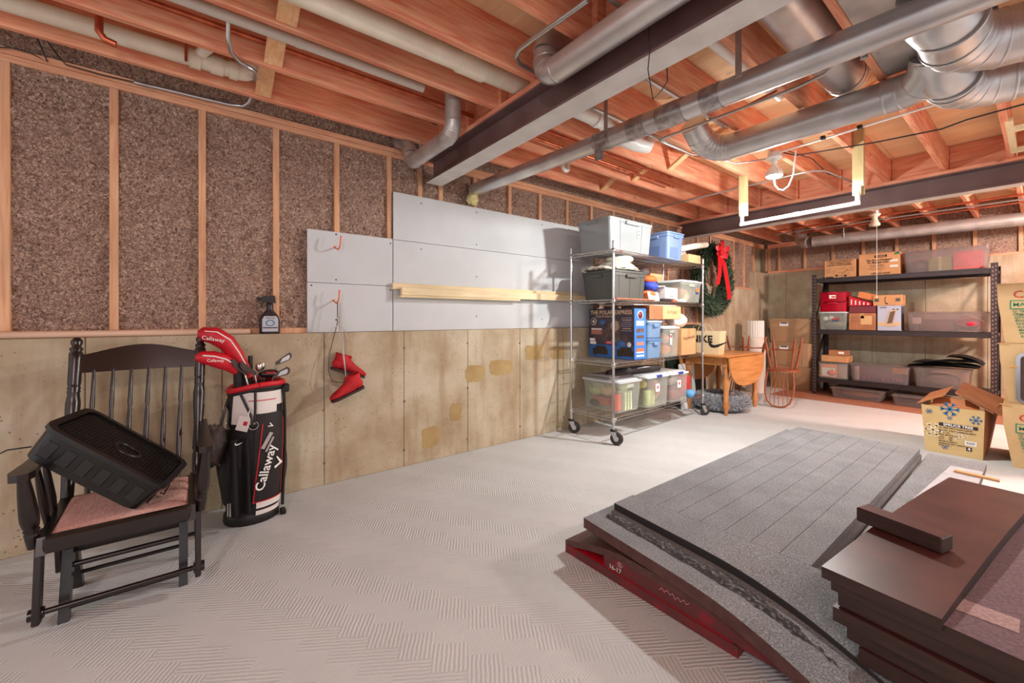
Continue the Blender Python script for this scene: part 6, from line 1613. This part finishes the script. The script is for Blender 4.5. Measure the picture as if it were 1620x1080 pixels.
def bulged(label, x0, x1, y0, y1, z0, z1, inset, prints):
    t = thing('tree_carton', label, 'box', ((x0+x1)/2,(y0+y1)/2,z0), group='stacked tree cartons')
    w, d, h = x1-x0, y1-y0, z1-z0
    q = MB()
    def ring_(z, k): return [(-w/2+inset*(1-k),-d/2+.3*inset*(1-k),z),(w/2-inset*(1-k),-d/2+.3*inset*(1-k),z),(w/2-inset*(1-k),d/2,z),(-w/2+inset*(1-k),d/2,z)]
    zs = [(0.0,0.0),(h*.35,.45),(h*.7,.9),(h,1.0)]; vs = []
    for z, k in zs: vs += ring_(z, k)
    q.add(vs, [(i*4+j,i*4+(j+1)%4,(i+1)*4+(j+1)%4,(i+1)*4+j) for i in range(3) for j in range(4)]+[(3,2,1,0),(12,13,14,15)])
    q.build('body', carton_pale, t)
    q = MB(); q.hexa([(-w/2-.012,-d/2-.006,h-.004),(-w/2+.05,-d/2-.006,h-.012),(-w/2+.05,-d/2+.05,h-.004),(-w/2-.012,-d/2+.05,h-.0),(-w/2-.012,-d/2-.006,h+.0),(-w/2+.05,-d/2-.006,h-.006),(-w/2+.05,-d/2+.05,h+.0),(-w/2-.012,-d/2+.05,h+.001)]); q.build('torn_corner', carton_tan, t)
    if prints:
        text('Co', .085, red_print, t, (-w/2+.085,-d/2-.003,h*.80), '-y', align='LEFT', roll=R(4))
        panel(t, 'green_frame', green_print, '-y', (-w/2+.19,-d/2-.001,h*.64), .24, .075); panel(t, 'frame_fill', carton_pale, '-y', (-w/2+.19,-d/2-.0022,h*.64), .224, .06)
        text('MA', .046, green_print, t, (-w/2+.085,-d/2-.004,h*.64), '-y', align='LEFT', bold=.0006)
        for k, s_ in enumerate(("12' TREE","ITEM NO.","QTY.","BOX","N.W.","G.W.","MADE IN","PRODUCT","BOX")):
            text(s_, .026, green_print, t, (-w/2+.08+.006*k,-d/2+.012*(k/8)-.002,h*.53-.026*k), '-y', align='LEFT', bold=.0004)
    return t
bulged('bottom tan carton of the stack at the right edge', 3.062, 3.70, 5.27, 5.95, 0, .505, .055, True)
bulged('middle tan carton of the stack at the right edge', 3.040, 3.68, 5.42, 5.98, .508, 1.00, .05, False)
bulged('top tan carton of the stack at the right edge', 3.028, 3.66, 5.42, 5.98, 1.003, 1.505, .045, True)
t = thing('metal_rack_tray', 'shiny metal tray with dark slots standing before the middle carton', 'tray', (3.29,5.385,.507))
b = shell(rrect(.32,.42,.05), rrect(.32,.42,.05), -.012, .012); o1, o2 = rrect(.32,.42,.05), rrect(.27,.37,.03)
for z, fl_ip in ((.012,False),(-.012,True)):
    f = [(i,(i+1)%24,24+(i+1)%24,24+i) for i in range(24)]
    b.add([(x,y,z) for x,y in o1]+[(x,y,z) for x,y in o2], [k[::-1] for k in f] if fl_ip else f)
shell(o2[::-1], o2[::-1], -.012, .012, True, b)
o = b.build('rim', chrome, t, (0,0,.212), (R(90),0,0))
b = MB(); b.prism(rrect(.27,.37,.03), -.008, -.004); b.build('back', mat('tray_dark', (96,76,70), .4, .4), t, (0,0,.212), (R(90),0,0))
for k in range(5):
    b = MB(); b.tube([(-.11+.045*k,-.005,.06),(-.11+.045*k,-.005,.365)], .006, 8); b.build('bar', chrome, t)
q = MB(); q.tube([(-.15,-.01,.30),(-.19,-.015,.305)], .008, 8); q.build('peg', mat('carton_tan_peg', (206,156,90), .6), t)

# ================================================================== FOAM MATS ON THE FLOOR
def speckle():
    m = mat('mat_grey', (126,126,128), .85, spec=.2)
    nt = m.node_tree; N = nt.nodes; L = nt.links; b = N['Principled BSDF']
    tc = N.new('ShaderNodeTexCoord')
    n1 = N.new('ShaderNodeTexNoise'); n1.inputs['Scale'].default_value = 190; n1.inputs['Detail'].default_value = 3; L.new(tc.outputs['Object'], n1.inputs['Vector'])
    n2 = N.new('ShaderNodeTexNoise'); n2.inputs['Scale'].default_value = 5; L.new(tc.outputs['Object'], n2.inputs['Vector'])
    r1 = N.new('ShaderNodeValToRGB'); e = r1.color_ramp.elements
    e[0].position = .3; e[0].color = lin((98,99,102)); e[1].position = .72; e[1].color = lin((168,170,172)); q = e.new(.52); q.color = lin((128,129,131))
    L.new(n1.outputs['Fac'], r1.inputs['Fac'])
    hs = N.new('ShaderNodeHueSaturation'); ma = N.new('ShaderNodeMath'); ma.operation = 'MULTIPLY_ADD'; ma.inputs[1].default_value = .5; ma.inputs[2].default_value = .72
    L.new(n2.outputs['Fac'], ma.inputs[0]); L.new(ma.outputs[0], hs.inputs['Value']); L.new(r1.outputs['Color'], hs.inputs['Color']); L.new(hs.outputs['Color'], b.inputs['Base Color'])
    bp = N.new('ShaderNodeBump'); bp.inputs['Strength'].default_value = .3; bp.inputs['Distance'].default_value = .003; L.new(n1.outputs['Fac'], bp.inputs['Height']); L.new(bp.outputs['Normal'], b.inputs['Normal'])
    return m
mat_grey = speckle()
mat_brown = mat('mat_brown', (92,58,54), .55, c2=(74,42,40), nscale=24)
mat_red = mat('mat_red', (196,8,34), .6, c2=(170,4,26), nscale=10)
mat_edge = mat('mat_edge', (96,44,44), .65, c2=(150,18,36), nscale=14, sharp=(.5,.8))
mat_black = mat('mat_black', (44,40,41), .7)
board_brown = mat('board_brown', (88,48,44), .36, c2=(68,35,32), nscale=7, spec=.5)
board_edge_shade = mat('board_edge_shade', (54,31,24), .6, c2=(42,23,18), nscale=10, stretch=(1,1,6))  # brown edges darkened: shade of the unlit front put into the colour
def sheet(name, m, xa, xb, ya, yb, zfn, th, parent, nx=16, sk=None, ny=1):
    """slab bent along X: zfn(x) gives its top, sk(x) shifts its near edge"""
    q = MB()
    def P(u, v, k):
        x = xa+(xb-xa)*u; y = ya+(yb-ya)*v+(sk(x)*(1-v) if sk else 0)
        return (x, y, zfn(x, v)-th*k)
    q.grid(lambda u, v: P(u,v,0), nx, ny); q.grid(lambda u, v: P(1-u,v,1), nx, ny)
    q.grid(lambda u, v: P(u,0,1-v), nx, 1, smooth=False); q.grid(lambda u, v: P(1-u,1,1-v), nx, 1, smooth=False)
    q.grid(lambda u, v: P(0,1-u,1-v), 1, 1, smooth=False); q.grid(lambda u, v: P(1,u,1-v), 1, 1, smooth=False)
    return q.build(name, m, parent)
def sag(x, base, v=0.0):
    d = max(0.0, x-2.35); return base-.16*d*d*max(0.0, 1-v*1.6)
def slew(x): return -.26*max(0.0, x-2.45)**2-.115*(x-1.83)
t = thing('red_mat', 'bottom mat with a bright red top lying on the carpet', 'mat', (0,0,0))
sheet('slab', mat_edge, 1.745, 2.60, 1.535, 4.15, lambda x, v: .042, .040, t); sheet('red_face', mat_red, 1.75, 2.58, 1.54, 4.14, lambda x, v: .0435, .0015, t)
t = thing('marked_mat', 'lower maroon mat with pencilled marks above the red mat', 'mat', (0,0,0))
sheet('slab', mat_edge, 1.99, 2.80, 1.545, 4.1, lambda x, v: .073, .034, t); sheet('red_face', mat_red, 2.0, 2.79, 1.55, 4.09, lambda x, v: .074, .001, t)
text('16-17', .030, white_print, t, (2.02,1.5435,.057), '-y', align='LEFT'); 
t = thing('marked_mat', 'upper maroon mat with pencilled circle above the lower one', 'mat', (0,0,0))
sheet('slab', mat_edge, 1.99, 2.66, 1.542, 4.1, lambda x, v: .104, .030, t)
b = MB(); b.tube(arc((2.085,1.5405,.090), Vector((.013,0,0)), Vector((0,0,.011)), 0, 2*math.pi, 16), .0007, 4); b.build('pencil_circle', white_print, t); text('L', .017, white_print, t, (2.085,1.541,.090), '-y'); scribble(t, white_print, (2.35,1.541,.089), '-y', .13, .02, 6, 9, .0007)
t = thing('bowed_mat', 'brown bowed mat drooping at its left end over the red mat', 'mat', (0,0,0))
sheet('slab', mat_brown, 1.742, 2.92, 1.538, 4.0, lambda x, v: .140-.375*max(0,2.12-x)**1.6-.24*max(0,x-2.45)**2, .033, t, 24, sk=lambda x: -.35*max(0.0, x-2.45)**2)
t = thing('grey_mat', 'grey speckled mat with a torn groove along its near edge', 'mat', (0,0,0))
sheet('slab', mat_brown, 1.835, 3.06, 1.575, 1.94, lambda x, v: sag(x,.199,v*.62), .048, t, 24, sk=slew, ny=6); sheet('top_face', mat_grey, 1.835, 3.06, 1.575, 1.94, lambda x, v: sag(x,.2005,v*.62), .0015, t, 24, sk=slew, ny=6)
sheet('rear_slab', mat_grey, 1.835, 2.715, 1.941, 4.28, lambda x, v: .2005, .048, t, 4)
rr = random.Random(12)
q = MB(); n = 90; vs = []
for i in range(n+1):
    x = 1.90+1.12*i/n; yc = 1.705+.012*noise.noise(Vector((x*4,1,0))); w = .030+.018*noise.noise(Vector((x*9,3,0)))+.008*noise.noise(Vector((x*40,5,0)))
    z = sag(x,.2012)
    for k, (dy, dz) in enumerate(((-w,.0),(-w*.4,.005+.006*rr.random()),(w*.2,.002+.005*rr.random()),(w*.7,.006*rr.random()),(w,.0))): vs.append((x, yc+dy+slew(x)*.92, z+dz+.004))
q.add(vs, [(i*5+k,(i+1)*5+k,(i+1)*5+k+1,i*5+k+1) for i in range(n) for k in range(4)], False)
q.build('torn_groove', mat('mat_torn', (58,56,57), .95, c2=(128,126,126), nscale=70, sharp=(.5,.7), bump=.8), t)
t = thing('plank_mat', 'large grey top mat scored into long strips', 'mat', (0,0,0))
sheet('front_strip', mat_grey, 1.875, 3.03, 1.775, 1.93, lambda x, v: sag(x,.236,v*.62), .034, t, 24, sk=slew, ny=6)
sheet('front_edge', mat_black, 1.875, 3.03, 1.7725, 1.7745, lambda x, v: sag(x,.2355), .034, t, 24, sk=lambda x: slew(x))
q = None
xs = [1.915]+[1.915+.113*k for k in range(1,8)]
for k, (a, b_) in enumerate(zip(xs[:-1], xs[1:])):
    for (ya, yb) in ((1.9315, 2.98), (2.9815, 4.30)):
        sheet('strip', mat_grey, a+.0012, b_-.0012, ya, yb, lambda x, v: .2362, .030, t, 4)
t = thing('edge_mat', 'narrow grey mat beyond the dark gap at the right of the strips', 'mat', (0,0,0))
sheet('slab', mat_brown, 2.725, 3.02, 1.90, 4.50, lambda x, v: .168, .045, t); sheet('top_face', mat_grey, 2.725, 3.02, 1.90, 4.50, lambda x, v: .1695, .0015, t)
b = MB(); b.hexa([(2.80,3.15,.170),(3.02,3.15,.170),(3.02,4.22,.170),(2.87,4.22,.170),(2.80,3.15,.176),(3.02,3.15,.176),(3.02,4.22,.176),(2.87,4.22,.176)]); tag(b.build('pale_sheet', mat('sheet_pale', (178,178,180), .7, c2=(164,164,168), nscale=20)), 'pale grey offcut sheet lying beside the brown boards', 'sheet')
b = MB(); b.hexa([(2.90,4.05,.177),(3.10,4.02,.177),(3.10,4.06,.177),(2.90,4.09,.177),(2.90,4.05,.19),(3.10,4.02,.19),(3.10,4.06,.19),(2.90,4.09,.19)]); tag(b.build('tan_strip', carton_tan), 'thin tan strip behind the pale offcut sheet', 'strip')

# ---- stack of dark brown boards
def brown_board(label, zt, th, near_l, far_l, width, bow=0.0, top=None):
    t = thing('brown_board', label, 'board', (0,0,0), group='stacked brown boards')
    nl, fl_ = Vector((near_l[0],near_l[1],0)), Vector((far_l[0],far_l[1],0))
    d = (fl_-nl); L_ = d.length; d.normalize(); r_ = Vector((d.y,-d.x,0))
    def P(u, v, k): return nl + d*L_*u + r_*width*v + Vector((0,0,zt-th*k+bow*math.sin(math.pi*min(1,u*1.0))-(.012*(1-u)**3 if bow else 0)))
    q = MB(); q.grid(lambda u, v: P(1-u,v,0), 14, 4); b1 = q.build('face', top or board_brown, t)
    q = MB(); q.grid(lambda u, v: P(u,v,1), 14, 1)
    q.grid(lambda u, v: P(0,u,1-v), 4, 1, smooth=False); q.grid(lambda u, v: P(1,1-u,1-v), 4, 1, smooth=False); q.grid(lambda u, v: P(1-u,0,1-v), 14, 1, smooth=False); q.grid(lambda u, v: P(u,1,1-v), 14, 1, smooth=False)
    q.build('core', board_edge_shade, t)
    return t
felt = mat('felt_purple', (120,92,98), .85, c2=(96,70,76), nscale=150, bump=.4)
brown_board('topmost dark brown board of the stack, narrower and bowed', .462, .034, (2.848,1.532), (2.996,2.83), .262, .012)
t = brown_board('second brown board of the stack with felt covered top', .430, .046, (2.868,1.545), (3.01,2.80), .375, 0, felt)
b = MB(); b.cbox((3.145,1.66,.4308), (.17,.075,.0014), .0004, Matrix.Identity(4)); b.build('pale_band', mat('felt_band', (176,146,142), .85, c2=(150,118,116), nscale=120, bump=.3), t)
brown_board('third brown board of the stack', .3800, .042, (2.882,1.560), (3.02,2.80), .385)
brown_board('fourth brown board of the stack', .3335, .042, (2.872,1.548), (3.02,2.82), .41)
brown_board('fifth brown board of the stack', .2860, .046, (2.900,1.575), (3.04,2.80), .40)
brown_board('sixth brown board of the stack', .2350, .044, (2.930,1.565), (3.05,2.82), .41)
brown_board('lowest brown board, resting on the narrow grey mat', .1890, .017, (2.955,1.62), (3.06,2.80), .40)
b = MB(); b.hexa([(2.865,1.640,.262),(2.915,1.60,.262),(2.935,1.65,.262),(2.885,1.69,.262),(2.860,1.635,.300),(2.912,1.595,.300),(2.932,1.65,.300),(2.88,1.69,.300)])
tag(b.build('foam_offcut', board_brown, None), 'small brown foam offcut wedged in the board stack corner', 'offcut')
t = thing('small_brown_bar', 'short brown foam bar lying across the topmost board', 'bar', (2.968,1.925,.470), R(-16))
b = MB(); b.cbox((0,0,.026), (.235,.068,.05), .004); b.build('core', board_edge_shade, t); b = MB(); b.cbox((0,0,.0516), (.228,.062,.0012), .0004); b.build('face', board_brown, t)
finish_texts()
